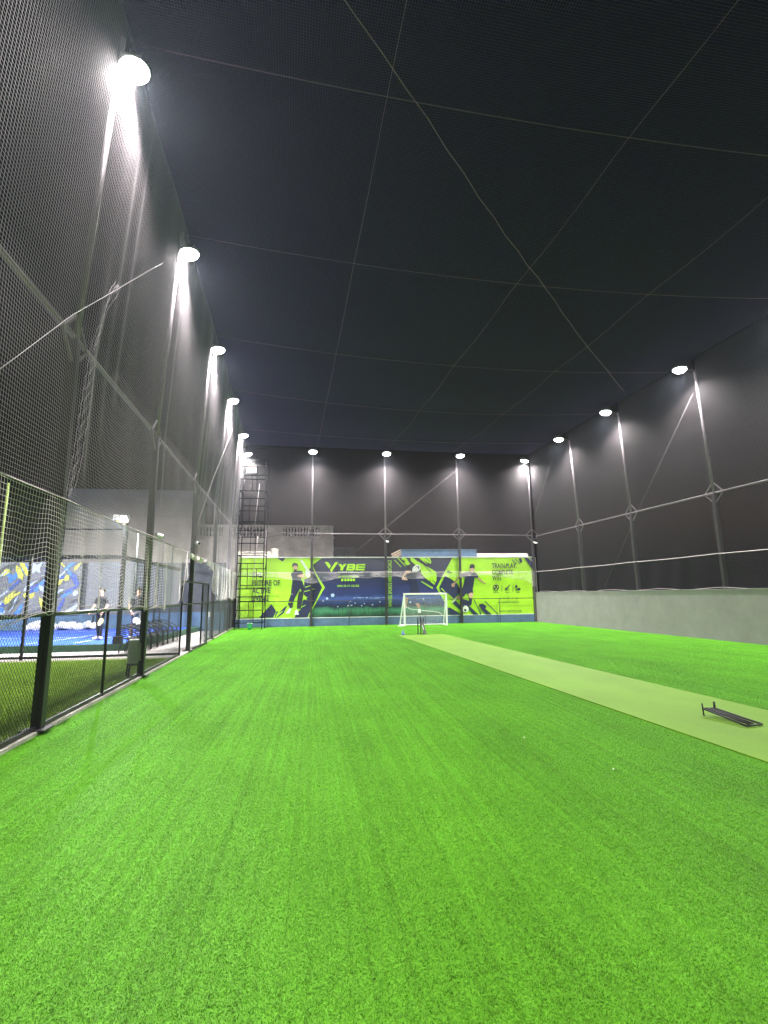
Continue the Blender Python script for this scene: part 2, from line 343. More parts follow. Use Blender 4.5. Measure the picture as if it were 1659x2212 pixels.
m_steel = mat('dark painted steel', (.026, .022, .027), .45, .0, .25, 20, .1)
m_tube = mat('weathered tube', (.15, .122, .140), .45, .3, .25, 30, .05)
m_black = mat('black metal', (.008, .009, .010), .6, 0, .2, 20)
m_white = mat('white paint', (.78, .78, .77), .45, 0, .05, 12)
m_twine = mat('net twine', (.37, .325, .355), .7, 0, .12, 40)
m_twd = mat('dark net twine', (.125, .11, .117), .7, 0, .12, 40)
m_roof = mat('roof net twine', (.19, .135, .42), .7, 0, .12, 40)
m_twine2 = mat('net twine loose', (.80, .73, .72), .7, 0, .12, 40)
m_cab = mat('overhead cable', (.42, .22, .42), .6)
m_rope = mat('rope', (.40, .34, .36), .75, 0, .2, 60)
m_wire = mat('chain link wire', (.030, .045, .040), .5, .2)
m_turf = turf_mat('turf', (.082, .25, .009))
m_fib = turf_mat('turf fibre', (.114, .340, .020), .36, .38)
m_lawnf = turf_mat('lawn blade', (.23, .38, .035), .05, .35)
m_pitch = turf_mat('pitch mat', (.094, .200, .007), .07, .18)
m_lawn = mat('lawn soil', (.11, .14, .03), .9, 0, .4, 9, .3)
m_ground = mat('dark ground', (.05, .048, .045), .9, 0, .3, 2)
m_kerb = mat('kerb concrete', (.48, .45, .41), .85, 0, .35, 35, .4)
m_wallg = mat('grey plaster', (.25, .236, .242), .85, 0, .13, 1.7, .25, detail=8)
m_wallb = mat('blue wall paint', (.075, .14, .24), .7, 0, .22, 3.5, .12)
m_cream = mat('cream plaster', (.80, .72, .66), .85, 0, .28, 1.3, .15)
m_beige = mat('beige plaster', (.62, .56, .54), .85, 0, .14, .7, .1)
m_screen = mat('grey wind screen', (.06, .064, .072), .85, 0, .2, 6, .1)

def sheet(name, poly, z, m, kind='structure', parent=None):
    mb = MB(); mb.add([(x, y, z) for x, y in poly], [tuple(range(len(poly)))])
    o = mb.build(name, m, parent)
    if kind and not parent: o['kind'] = kind
    return o
sheet('ground', [(-400, -400), (400, -400), (400, 400), (-400, 400)], -.05, m_ground)
sheet('artificial_turf', [(xf(-4)+.05, -4), (xr(-4), -4), (xr(YB), YB), (xf(YB)+.05, YB)], 0, m_turf)
PX = lambda y, s: (3.33, 5.25)[s] - .0575*(y - 20.1)
mb = MB(); mb.prism([(PX(-4, 0), -4), (PX(-4, 1), -4), (PX(20.3, 1), 20.3), (PX(20.1, 0), 20.1)], -.01, .016)
tag(mb.build('cricket_pitch', m_pitch), kind='structure')
mb = MB(); mb.prism([(xf(-4)-.13, -4), (xf(-4)+.055, -4), (xf(YB)+.055, YB), (xf(YB)-.13, YB)], -.04, .045)
tag(mb.build('kerb', m_kerb), kind='structure')
sheet('lawn', [(-60, -20), (xf(-20)-.12, -20), (xf(14.75)-.12, 14.75), (-60, 14.75)], 0, m_lawn)

# pale block paving beyond the lawn
def paver_mat():
    m = bpy.data.materials.new('block paving'); m.use_nodes = True; t = m.node_tree; b = t.nodes['Principled BSDF']
    g = t.nodes.new('ShaderNodeNewGeometry'); br = t.nodes.new('ShaderNodeTexBrick')
    br.inputs['Scale'].default_value = 1; br.inputs['Brick Width'].default_value = .2; br.inputs['Row Height'].default_value = .1
    br.inputs['Mortar Size'].default_value = .006; br.inputs['Color1'].default_value = (.46, .42, .40, 1); br.inputs['Color2'].default_value = (.34, .31, .30, 1)
    br.inputs['Mortar'].default_value = (.15, .14, .13, 1)
    t.links.new(g.outputs['Position'], br.inputs['Vector']); t.links.new(br.outputs['Color'], b.inputs['Base Color'])
    bp = t.nodes.new('ShaderNodeBump'); bp.inputs['Strength'].default_value = .3; bp.inputs['Distance'].default_value = .01
    t.links.new(br.outputs['Fac'], bp.inputs['Height']); bp.invert = True; t.links.new(bp.outputs[0], b.inputs['Normal'])
    b.inputs['Roughness'].default_value = .8
    return m
m_pave = paver_mat()
sheet('paving', [(-60, 14.75), (xf(14.75)-.12, 14.75), (xf(YB)-.12, YB), (-60, YB)], 0, m_pave)

# ------------------------------------------------------------------ pile of the turf, blades of the lawn
def blade_patch(name, n, length, width, m, lean, seed):
    r = np.random.default_rng(seed)
    p = np.zeros((n, 3)); p[:, :2] = r.uniform(-.5, .5, (n, 2))
    a = r.uniform(0, 2*np.pi, n); L = length*r.uniform(.6, 1.2, n)
    ln = lean*r.uniform(.3, 1.5, n); d = r.uniform(0, 2*np.pi, n)
    side = np.stack([np.cos(a), np.sin(a), np.zeros(n)], 1)*(width/2)
    mid = p + np.stack([np.cos(d)*ln*L*.35, np.sin(d)*ln*L*.35, L*.6], 1)
    tip = p + np.stack([np.cos(d)*ln*L, np.sin(d)*ln*L, L*r.uniform(.55, 1, n)], 1)
    V = np.stack([p-side, p+side, mid+side*.8, mid-side*.8, tip], 1).reshape(-1, 3)
    b = np.arange(n)*5
    F = [(i, i+1, i+2, i+3) for i in b] + [(i+3, i+2, i+4) for i in b]
    me = bpy.data.meshes.new(name); me.from_pydata(V.tolist(), [], F); me.materials.append(m)
    return bpy.data.objects.new(name, me)
def scatter(name, pts, patch, label, cat):
    me = bpy.data.meshes.new(name); me.from_pydata([(x, y, z) for x, y, z in pts], [], [])
    o = bpy.data.objects.new(name, me); col.objects.link(o)
    ng = bpy.data.node_groups.new(name, 'GeometryNodeTree')
    ng.interface.new_socket('Geometry', in_out='INPUT', socket_type='NodeSocketGeometry')
    ng.interface.new_socket('Geometry', in_out='OUTPUT', socket_type='NodeSocketGeometry')
    N = ng.nodes; gi = N.new('NodeGroupInput'); go = N.new('NodeGroupOutput')
    oi = N.new('GeometryNodeObjectInfo'); oi.inputs['Object'].default_value = patch; oi.inputs['As Instance'].default_value = True
    ip = N.new('GeometryNodeInstanceOnPoints'); rv = N.new('FunctionNodeRandomValue'); rv.data_type = 'INT'
    rv.inputs[4].default_value = 0; rv.inputs[5].default_value = 3
    mu = N.new('ShaderNodeMath'); mu.operation = 'MULTIPLY'; mu.inputs[1].default_value = math.pi/2
    cx = N.new('ShaderNodeCombineXYZ'); Lk = ng.links.new
    Lk(gi.outputs[0], ip.inputs['Points']); Lk(oi.outputs['Geometry'], ip.inputs['Instance'])
    Lk(rv.outputs[2], mu.inputs[0]); Lk(mu.outputs[0], cx.inputs[2]); Lk(cx.outputs[0], ip.inputs['Rotation'])
    Lk(ip.outputs[0], go.inputs[0])
    md = o.modifiers.new('scatter', 'NODES'); md.node_group = ng
    return tag(o, label, cat, kind='stuff')
patch = blade_patch('turf_patch', 36000, .0105, .0022, m_fib, 1.5, 3)
pts = []
for j in range(-3, 28):
    y = j + .5 if j < 27 else YB-.5
    x = xf(y)+.55
    while x < xr(y)-.52: pts.append((x, y, 0)); x += .995
    pts.append((xr(y)-.51, y, 0))
scatter('turf_fibres', pts, patch, 'short bright green artificial turf pile across the field', 'turf')
patch2 = blade_patch('lawn_patch', 7000, .05, .005, m_lawnf, .7, 5)
pts = []
for j in range(2, 14):
    y = j+.75; x = xf(y)-.66
    while x > -12: pts.append((x, y, 0)); x -= .99
scatter('lawn_grass', pts, patch2, 'dull olive lawn grass outside the left fence', 'grass')

# ------------------------------------------------------------------ walls and what stands behind them
t = thing('back_wall', (4.3, YB+.1, 0), 'long low wall at the far end, blue painted foot below the banner', 'wall')
mb = MB(); mb.box((4.25, YB+.22, 1.84), (17.2, .36, 3.68)); mb.build('wall_panel', m_cream, t, bevel=.01)
mb = MB(); mb.box((4.25, YB+.02, .215), (17.0, .1, .43)); mb.build('painted_foot', m_wallb, t, bevel=.008)
mb = MB(); mb.box((4.25, YB+.0, 3.70), (16.9, .06, .035)); mb.build('coping', m_white, t)
mb = MB(); mb.box((4.25, YB-.004, .445), (16.9, .05, .028)); mb.build('ledge', m_white, t)
t = thing('parapet', (7.2, YB+.5, 3.7), 'blue painted parapet block standing above the banner, right of centre', 'parapet')
mb = MB(); mb.box((7.15, YB+.55, 3.93), (4.45, .5, .44)); mb.build('blue_block', m_wallb, t, bevel=.01)
mb = MB(); mb.box((7.15, YB+.55, 4.165), (4.5, .55, .03)); mb.build('coping', m_wallb, t)
mb = MB()
for i in range(3): mb.box((4.72-.04*i, YB+.5+.03*i, 3.80+.11*i), (.55, .3, .09), ry=-.45)
tag(mb.build('timber_stack', mat('pale timber', (.45, .36, .27), .8, 0, .3, 12)), 'tilted pale planks resting on the wall beside the blue parapet', 'planks')
mb = MB(); mb.box((10.95, YB+.6, 3.83), (3.1, .5, .22)); mb.box((12.3, YB+.62, 3.80), (.5, .5, .16))
tag(mb.build('roof_slab', m_cream, bevel=.01), 'low cream roof slab above the right end of the banner', 'roof slab')
t = thing('cream_parapet', (-3, YB+.6, 3.7), 'cream parapet with square end pier above the banner, behind the scaffold', 'parapet')
mb = MB(); mb.box((-3.3, YB+.6, 3.87), (1.9, .4, .36)); mb.build('slab', m_cream, t, bevel=.01)
mb = MB(); mb.box((-2.16, YB+.6, 3.95), (.36, .44, .52)); mb.build('pier', m_cream, t, bevel=.02)

# grey wall on the right
t = thing('grey_wall', (xr(12), 12, 0), 'low plain grey plastered wall along the right side of the field', 'wall')
mb = MB(); mb.prism([(xr(-6), -6), (xr(-6)+.22, -6), (xr(YB)+.22, YB+.3), (xr(YB), YB)], -.02, 1.64); mb.build('wall_panel', m_wallg, t)
mb = MB(); mb.prism([(xr(-6)-.012, -6), (xr(-6)+.235, -6), (xr(YB)+.235, YB+.3), (xr(YB)-.012, YB)], 1.643, 1.672); mb.build('coping', m_wallg, t)
mb = MB(); mb.box((12.56, YB-.1, 1.0), (.08, .2, 2.0)); mb.build('end_pier', m_tube, t)

# ------------------------------------------------------------------ buildings beyond
def building(name, loc, label, parts):
    t = thing(name, loc, label, 'building')
    for nm, m, fn in parts:
        mb = MB(); fn(mb); mb.build(nm, m, t)
    return t
building('plain_building', (-12, 34, 0), 'tall blank beige building behind the blue court', [
    ('wall', m_beige, lambda b: b.box((-11.9, 36, 4.28), (7.75, 4, 8.56))),
    ('roof_edge', m_beige, lambda b: b.box((-11.9, 36, 8.6), (7.9, 4.2, .09))),
    ('string_course', m_beige, lambda b: b.box((-11.9, 33.96, 6.9), (7.8, .1, .06)))])
t = building('balustrade_building', (-3, 38, 0), 'cream house with balustraded terrace behind the scaffold tower', [
    ('wall', m_cream, lambda b: b.box((-3.5, 38, 2.86), (9.75, 4, 5.72))),
    ('cornice', m_cream, lambda b: b.box((-3.5, 37.95, 5.78), (9.85, 4.2, .1))),
    ('hand_rail', m_cream, lambda b: b.box((-3.5, 36.1, 6.58), (9.75, .26, .14))),
    ('string_course', m_cream, lambda b: b.box((-3.5, 35.97, 4.9), (9.8, .1, .22)))])
for x0, x1 in ((-8.35, -8.1), (-6.4, -5.6), (-3.55, -2.2), (.35, 1.35)):
    mb = MB(); mb.box(((x0+x1)/2, 36.1, 6.165), (x1-x0, .22, .69)); mb.build('pier', m_cream, t)
bal = MB(); bal.lathe((0, 0, 0), [(.06, 0), (.06, .06), (.035, .1), (.075, .24), (.05, .4), (.03, .5), (.055, .58), (.055, .69)], 8)
first = None
for x0, x1 in ((-8.1, -6.4), (-5.6, -3.55), (-2.2, .35)):
    n = int((x1-x0)/.21)
    for i in range(n):
        x = x0 + (i+.5)*(x1-x0)/n
        if first is None:
            o = first = bal.build('baluster', m_cream, smooth=True)
        else:
            o = first.copy(); col.objects.link(o)
        o.location = (x, 36.1, 5.82); o.parent = t; o.matrix_parent_inverse = world_of(t).inverted()
mb = MB(); mb.box((-.15, 35.97, 4.05), (.45, .1, .35)); mb.build('window', m_black, t)
building('dark_building', (2.5, 38, 0), 'dark low grey building just right of the cream house', [
    ('wall', mat('dark render', (.10, .10, .10), .9, 0, .2, 2), lambda b: b.box((2.2, 38.3, 2.55), (1.55, 4, 5.1))),
    ('annex', MATS['dark render'], lambda b: b.box((3.5, 38.6, 2.2), (1.0, 3.6, 4.4)))])
# ------------------------------------------------------------------ banner on the back wall
C_ = {'lime': (.36, .66, .018), 'navy': (.013, .016, .070), 'navy2': (.010, .013, .055), 'char': (.02, .024, .035), 'white': (.7, .72, .74),
      'pale': (.55, .62, .55), 'skin': (.58, .36, .27), 'skin2': (.36, .21, .15)}
pm = {k: mat('print ' + k, v, .5, 0, .06 if k != 'lime' else .10, 1.5, 0) for k, v in C_.items()}
def night_mat():
    m = bpy.data.materials.new('print night court picture'); m.use_nodes = True; t = m.node_tree; b = t.nodes['Principled BSDF']
    b.inputs['Roughness'].default_value = .5
    g = t.nodes.new('ShaderNodeNewGeometry'); sx = t.nodes.new('ShaderNodeSeparateXYZ'); t.links.new(g.outputs['Position'], sx.inputs[0])
    mr = t.nodes.new('ShaderNodeMapRange'); mr.inputs[1].default_value = .46; mr.inputs[2].default_value = 3.66
    n = t.nodes.new('ShaderNodeTexNoise'); n.inputs['Scale'].default_value = 2.2; n.inputs['Detail'].default_value = 5
    t.links.new(g.outputs['Position'], n.inputs['Vector'])
    ad = t.nodes.new('ShaderNodeMath'); ad.operation = 'MULTIPLY_ADD'; ad.inputs[1].default_value = .12; t.links.new(n.outputs['Fac'], ad.inputs[0])
    t.links.new(sx.outputs['Z'], mr.inputs[0]); t.links.new(mr.outputs[0], ad.inputs[2])
    r = t.nodes.new('ShaderNodeValToRGB'); cr = r.color_ramp
    stops = [(.06, (.006, .03, .018)), (.10, (.02, .09, .05)), (.155, (.05, .22, .12)), (.20, (.035, .15, .10)), (.235, (.008, .012, .05)), (.30, (.02, .035, .16)), (.37, (.05, .09, .36)),
             (.43, (.02, .03, .17)), (.60, (.020, .024, .12)), (.78, (.030, .032, .085)), (1, (.040, .040, .085))]
    while len(cr.elements) < len(stops): cr.elements.new(.5)
    for e, (p, c) in zip(cr.elements, stops): e.position = p; e.color = (*c, 1)
    t.links.new(ad.outputs[0], r.inputs[0]); t.links.new(r.outputs[0], b.inputs['Base Color'])
    return m
pm['night'] = night_mat()
ban = thing('banner', (4.3, YB, .46), 'long printed lime and navy sports banner on the back wall', 'banner')
mb = MB(); mb.box((4.27, YB+.012, 2.065), (16.5, .02, 3.21)); mb.build('sheet', pm['lime'], ban)
lay = {}
NAMES = {'picture': 'night_picture', 'stroke': 'brush_stroke', 'chevron': 'chevron', 'batter': 'printed_batter', 'logo': 'logo', 'padel_player': 'printed_racket_player',
         'footballer': 'printed_footballer', 'sport_icon': 'sport_icon', 'social_icon': 'social_icon'}
acc = {}
for i, (nm, c, pts_) in enumerate(PRINT):
    y = YB - .002 - .0008*i
    key = nm if nm in ('batter', 'padel_player', 'footballer', 'logo') else (nm, i)
    mb = acc.setdefault(key, (MB(), [], NAMES[nm]))
    if pm[c] not in mb[1]: mb[1].append(pm[c])
    mb[0].mi = mb[1].index(pm[c])
    # triangulated fill so concave outlines come out right
    bm = bmesh.new(); vs = [bm.verts.new((x, y, z)) for x, z in pts_]; f = bm.faces.new(vs); f.normal_update()
    bmesh.ops.triangulate(bm, faces=[f]); bm.verts.index_update()
    mb[0].add([v.co[:] for v in bm.verts], [tuple(v.index for v in fc.verts) for fc in bm.faces]); bm.free()
for mb, ms, nm in acc.values(): mb.build(nm, ms, ban)
YP = YB - .10
def words(text, c, x0, z0, x1, z1, y, parent, vertical=False, name='lettering', bold=.02):
    cu = bpy.data.curves.new(name, 'FONT'); cu.body = text; cu.offset = bold; cu.resolution_u = 2
    o = bpy.data.objects.new(name, cu); col.objects.link(o)
    dg = bpy.context.evaluated_depsgraph_get(); me = bpy.data.meshes.new_from_object(o.evaluated_get(dg))
    bpy.data.objects.remove(o); bpy.data.curves.remove(cu)
    v = np.zeros(len(me.vertices)*3); me.vertices.foreach_get('co', v); v = v.reshape(-1, 3)
    lo, hi = v.min(0), v.max(0); u = (v[:, 0]-lo[0])/(hi[0]-lo[0]); h = (v[:, 1]-lo[1])/(hi[1]-lo[1])
    if vertical: X = x1-(x1-x0)*h; Z = z0+(z1-z0)*u
    else: X = x0+(x1-x0)*u; Z = z0+(z1-z0)*h
    me.vertices.foreach_set('co', np.stack([X, np.full_like(X, y), Z], 1).astype(np.float32).ravel())
    me.name = name; me.materials.clear(); me.materials.append(c); me.update()
    o = bpy.data.objects.new(name, me); col.objects.link(o)
    if parent: child(o, parent)
    return o
for tx, c, x0, z0, x1, z1 in WORDS: words(tx, pm[c], x0, z0, x1, z1, YP, ban)
words('WHERE SPORTS MEET SOCIALS', pm['lime'], 4.07, .97, 4.29, 3.52, YP, ban, True)
def disc(mb, x, z, r, y, n=12):
    mb.add([(x+r*math.cos(2*math.pi*k/n), y, z+r*math.sin(2*math.pi*k/n)) for k in range(n)], [tuple(range(n))])
for x in (1.54, 1.71, 1.87, 2.03, 2.18):
    mb = MB(); disc(mb, x, 2.45, .072, YP); mb.build('social_icon', pm['lime'], ban)
m_pb = mat('print pale blue', (.45, .58, .85), .5)
for x, z, r in ((1.02, 1.63, .10), (.72, 1.46, .065), (.51, 1.34, .05), (1.85, 1.06, .035), (2.04, 1.08, .05), (2.24, 1.19, .03), (2.52, 1.46, .03), (2.9, 1.48, .03), (3.47, 1.45, .03),
                (2.0, 1.3, .025), (2.75, 1.15, .03), (3.2, 1.1, .05), (3.6, 1.25, .035), (6.05, 1.35, .06), (5.3, 1.2, .05), (1.3, 1.02, .03), (2.6, 1.05, .035)):
    mb = MB(); disc(mb, x, z, r, YP); mb.build('picture_light', m_pb, ban)
for i in range(9):
    mb = MB(); mb.box((2.2+.23*i, YP, 1.47+.02*math.sin(i*.9)), (.16, .001, .02), ry=.1*math.sin(i)); mb.build('picture_light', m_pb, ban)
for i in range(14):
    mb = MB(); mb.box((1.1+.235*i, YP-.002, .86), (.018, .001, .55 if i % 3 else .75)); mb.build('picture_fence_post', pm['char'], ban)
mb = MB(); mb.box((2.7, YP-.004, 1.12), (3.3, .001, .015)); mb.build('picture_fence_rail', pm['char'], ban)

# ------------------------------------------------------------------ nets
TW = .0015
def wave(a, b): return np.sin(a*2.1+b*.7)*.5 + np.sin(a*.83-b*1.3+1.1)*.5
def lean(z): return np.where(z > 5.1, .26*(z-5.1)/4.4, 0)
def left_bottom(y):
    k = np.array([-9, 5, 7, 9, 11, 12.3, 13.3, 14.0, 14.5, 14.8, 16.5, 18.3, 18.9, 19.6, 21, 23, 24.6, 25.2, 27.6])
    v = np.array([1.3, 1.28, 1.47, 1.44, 1.40, 1.38, 1.5, 1.75, 2.3, 2.72, 2.78, 2.70, 2.5, 1.75, 1.5, 1.52, 1.62, 1.50, 1.6])
    return np.interp(y, k, v) + .035*np.sin(y*5.1)
def gather(y, z, spots):
    d = np.zeros_like(y)
    for y0, w_, k, z0, z1 in spots:
        g = np.clip(np.minimum((z-z0)/.6, (z1-z)/1.6), 0, 1)
        d += -(y-y0)*k*np.exp(-((y-y0)/w_)**2)*g
    return y + d
SPOTS = [(7.25, .30, .86, 2.9, 7.2), (7.7, .22, .6, 3.6, 10), (8.15, .2, .65, 4.5, 10.5), (11.3, .2, .6, 2.9, 9), (15.9, .25, .6, 2.9, 9), (20.4, .3, .6, 2.9, 9), (24.9, .3, .6, 2.9, 9), (18.9, .35, .7, 2.5, 6)]
def left_pt(y, z, loose=0):
    y2 = gather(y, z, SPOTS)
    d = .022*wave(y2*.8, z*.4) + .006*np.sin(y2*5+z*.4) + loose*.07*np.sin(y2*6.3 + np.sin(y2*1.7)*2)
    return np.stack([xf(y2) + .13 + lean(z) + d, y2, z], -1)
def top_left(y): return 9.62 + .0*y
CELL = .042
CL = .048
ys = np.arange(-1.5, 27.3, CL)
def grid_net(name, label, us, zs_rows, zs_cols, fn, nrm, hem=None):
    """us: strand positions; zs_rows: heights of the level strands; zs_cols(u)-> heights along an upright strand"""
    pass
zc = 2.86
zt = np.linspace(10.13, zc, 28)
Yv, Zv = np.meshgrid(ys, zt, indexing='ij')
up = left_pt(Yv, Zv)
tt = np.linspace(0, 1, 8)
Yk, Tk = np.meshgrid(np.arange(-1.5, 27.3, .062), tt, indexing='ij')
Zk = zc - Tk*(zc-left_bottom(Yk)); lo_ = left_pt(Yk, Zk, 1*Tk)
rows = np.arange(zc+.03, 10.13, CL); yh = np.linspace(-1.5, 27.25, 260)
Zr, Yr = np.meshgrid(rows, yh, indexing='ij'); Zr = Zr + .02*np.sin(Yr*1.4) - .05*np.abs(np.sin((Yr-6.9)*math.pi/4.4))*np.clip((4-Zr), 0, 1)
hr = left_pt(Yr, Zr)
fr_ = np.linspace(.02, 1, 25)
Fr, Yr2 = np.meshgrid(fr_, yh, indexing='ij')
Zr2 = zc - Fr*(zc-left_bottom(Yr2)) + .035*np.sin(Yr2*9+Fr*2)*Fr + .02*np.sin(Yr2*21)*Fr
hr2 = left_pt(Yr2, Zr2, Fr)
ln = thing('side_net', (xf(6), 6, 1.4), 'fine grey mesh net hung along the left fence, its hem in loose swags', 'net')
strands([(up, TW*1.1, (1, 0, 0)), (hr, TW*1.1, (1, 0, 0))], 'mesh', m_twine, ln)
strands([(lo_, TW*1.3, (1, 0, 0)), (hr2, TW*1.6, (1, 0, 0))], 'loose_skirt', m_twine2, ln)
yy = np.linspace(-1.5, 27.25, 300); hem = left_pt(yy, left_bottom(yy), 1.0)
strands([(hem[None], .006, (1, 0, 0))], 'hem_rope', m_rope, ln, 5)

# back net
def back_bottom(x):
    k = np.array([-4.2, -3.7, -1.3, 0, 1.1, 3, 4.5, 5.5, 6.5, 8, 9.5, 11, 12, 12.7]); v = np.array([2.75, 2.74, 2.52, 2.28, 2.52, 2.56, 2.62, 2.45, 2.60, 2.55, 2.66, 2.50, 2.35, 1.9])
    return np.interp(x, k, v) + .02*np.sin(x*6)
def back_pt(x, z, loose=0):
    x2 = gather(x, z, [(bx_, .2, .5, 2.9, 9) for bx_ in BACK_X])
    return np.stack([x2, 27.2 + .04*wave(x2*.9, z*.5)+loose*.05*np.sin(x2*5), z + 0*x2], -1)
xs = np.arange(-4.15, 12.55, CELL)
Xv, Zv = np.meshgrid(xs, np.linspace(9.75, 2.86, 24), indexing='ij')
Xk, Tk = np.meshgrid(xs, np.linspace(0, 1, 5), indexing='ij'); Zk = 2.86 - Tk*(2.86-back_bottom(Xk))
Zr, Xr = np.meshgrid(np.arange(2.9, 9.75, CELL), np.linspace(-4.15, 12.55, 120), indexing='ij')
Fr, Xr2 = np.meshgrid(np.linspace(0, 1, 14), np.linspace(-4.15, 12.55, 160), indexing='ij')
bn = thing('end_net', (4.3, 27.2, 2.8), 'fine grey mesh net hung across the far end above the banner', 'net')
strands([(back_pt(Xv, Zv), TW, (0, 1, 0)), (back_pt(Xr, Zr+.02*np.sin(Xr*1.5)), TW, (0, 1, 0))], 'mesh', m_twd, bn)
strands([(back_pt(Xk, Zk, Tk), TW*1.1, (0, 1, 0)), (back_pt(Xr2, 2.86-Fr*(2.86-back_bottom(Xr2)), Fr), TW*1.1, (0, 1, 0))], 'loose_skirt', m_twine2, bn)
xx = np.linspace(-4.15, 12.55, 160); strands([(back_pt(xx, back_bottom(xx), 1.)[None], .006, (0, 1, 0))], 'hem_rope', m_rope, bn, 5)

# right net
def right_pt(y, z, loose=0):
    y2 = gather(y, z, [(b_, .2, .5, 2.9, 9) for b_ in RIGHT_Y])
    return np.stack([xr(y2) + .15 - .03*wave(y2*.8, z*.5) - loose*.05*np.sin(y2*4.6+np.sin(y2*1.1)*2) - np.where(z > 5, .02*(z-5), 0), y2, z + 0*y2], -1)
ys = np.arange(4.0, 27.2, CELL)
Yv, Zv = np.meshgrid(ys, np.linspace(9.75, 2.83, 24), indexing='ij')
Yk, Tk = np.meshgrid(ys, np.linspace(0, 1, 7), indexing='ij'); rb = lambda y: 1.69+.03*np.sin(y*2.2)
Zr, Yr = np.meshgrid(np.arange(2.87, 9.75, CELL), np.linspace(4, 27.2, 170), indexing='ij')
Fr, Yr2 = np.meshgrid(np.linspace(0, 1, 28), np.linspace(4, 27.2, 200), indexing='ij')
rn = thing('side_net', (xr(15), 15, 1.7), 'fine grey mesh net hung above the low grey wall on the right', 'net')
strands([(right_pt(Yv, Zv), TW, (1, 0, 0)), (right_pt(Yr, Zr+.02*np.sin(Yr*1.4)), TW, (1, 0, 0))], 'mesh', m_twd, rn)
strands([(right_pt(Yk, 2.83-Tk*(2.83-rb(Yk)), Tk), TW, (1, 0, 0)), (right_pt(Yr2, 2.83-Fr*(2.83-rb(Yr2))+.02*np.sin(Yr2*6)*Fr, Fr), TW, (1, 0, 0))], 'loose_skirt', m_twd, rn)
yy = np.linspace(4, 27.2, 200); strands([(right_pt(yy, rb(yy), 1.)[None], .007, (1, 0, 0))], 'hem_rope', m_rope, rn, 5)

# roof net
def roof_pt(u, y):
    xl_ = xf(y)+.39; xr_ = xr(y)-.05; x = xl_ + (xr_-xl_)*u
    v = np.clip((y-2.0)/25.2, -.2, 1)
    z = 10.15 - .4*u - .5*4*u*(1-u)*(.8+.2*np.abs(np.sin((y-6.9)*math.pi/4.4)))
    e = np.clip((27.2-y)/6, 0, 1)**.6; z = 9.75+(z-9.75)*e + .4*(1-u)*(1-e)*.3
    return np.stack([x, y + 0*x, z], -1)
us = np.linspace(0, 1, int(16.6/CELL)); yl = np.linspace(1.0, 27.2, 40)
Uv, Yv = np.meshgrid(us, yl, indexing='ij')
yt = np.arange(1.0, 27.2, CELL); ul = np.linspace(0, 1, 30); Yt, Ut = np.meshgrid(yt, ul, indexing='ij')
rf = thing('roof_net', (4.5, 14, 9.4), 'dark fine mesh net stretched overhead across the whole field', 'net')
strands([(roof_pt(Uv, Yv), TW, (0, 0, 1)), (roof_pt(Ut, Yt), TW, (0, 0, 1))], 'mesh', m_roof, rf)

# ------------------------------------------------------------------ cables, pipes, ropes
def cable(pts_, r, label, m=m_rope, name='support_cable', cat='cable', group=None, n=5):
    mb = MB(); mb.tube(pts_, r, n); return tag(mb.build(name, m, smooth=True), label, cat, group)
def zig(pts_, n): # resample a polyline with a small natural sag
    out = []
    for a, b in zip(pts_[:-1], pts_[1:]):
        for i in range(n):
            t_ = i/n; out.append(tuple(Vector(a).lerp(Vector(b), t_) - Vector((0, 0, .02*math.sin(math.pi*t_)))))
    return out + [pts_[-1]]
lp = [left_pt(np.array(y), np.array(2.87)) for y in (-1.5, 2.5, 6.9, 11.15, 15.9, 20.3, 24.9, 27.1)]
cable(zig([tuple(p) for p in lp], 8), .008, 'pale net cable strung along the left fence above head height')
cable(zig([(-4.1, 27.18, 2.86), (-.13, 27.18, 2.87), (3.95, 27.18, 2.87), (8.2, 27.18, 2.84), (12.5, 27.15, 2.8)], 8), .010, 'pale net cable strung across the front of the banner')
cable(zig([(xr(y)-.03, y, 2.82) for y in (27.1, 22.95, 19.1, 14.9, 10.6, 6)], 8), .013, 'pale net cable strung along the right side above the grey wall')
for y, lb in zip(LEFT_Y[:5], ('nearest the camera', 'second from the camera', 'third from the camera', 'fourth from the camera', 'farthest from the camera')):
    u_ = np.linspace(0, 1, 24); P = roof_pt(u_, np.full(24, y)); P[:, 2] -= .006
    cable([tuple(p) for p in P], .0045, 'thin cable crossing overhead from left to right, ' + lb, m_cab)
for (x0, x1), lb in zip(((.1, 1.35), (4.0, 5.75), (7.85, 9.4)), ('left', 'middle', 'right')):
    P = []
    for i in range(30):
        y = 27.1 - i*25/29; x = x0+(x1-x0)*(27.1-y)/25; u_ = (x-(xf(y)+.39))/((xr(y)-.05)-(xf(y)+.39)); q = roof_pt(np.array(u_), np.array(y)); q[2] -= .018; P.append(tuple(q))
    cable(P, .0038, 'thin overhead cable running down the field, the %s one of three' % lb, m_cab)
P = []
for i in range(30):
    x = -.9 + i*(12.4+.9)/29; y = 4.4 + (x+.9)*.99; u_ = (x-(xf(y)+.39))/((xr(y)-.05)-(xf(y)+.39)); q = roof_pt(np.array(min(u_, 1)), np.array(y)); q[2] -= .028; P.append((q[0], q[1]+.02*math.sin(i*3), q[2]))
cable(P, .007, 'thick laced net seam running diagonally across the overhead net', m_cab, 'net_seam', 'seam')
P = [(4.2, 3.0), (5.3, 4.1), (6.35, 5.18), (7.6, 6.4), (9.09, 7.81), (9.5, 8.2)]
cable([tuple(left_pt(np.array(y), np.array(z)) + np.array([.03, 0, 0])) for y, z in P], .005, 'thick laced net seam climbing the left net beside the nearest pole', m_twd, 'net_seam', 'seam')
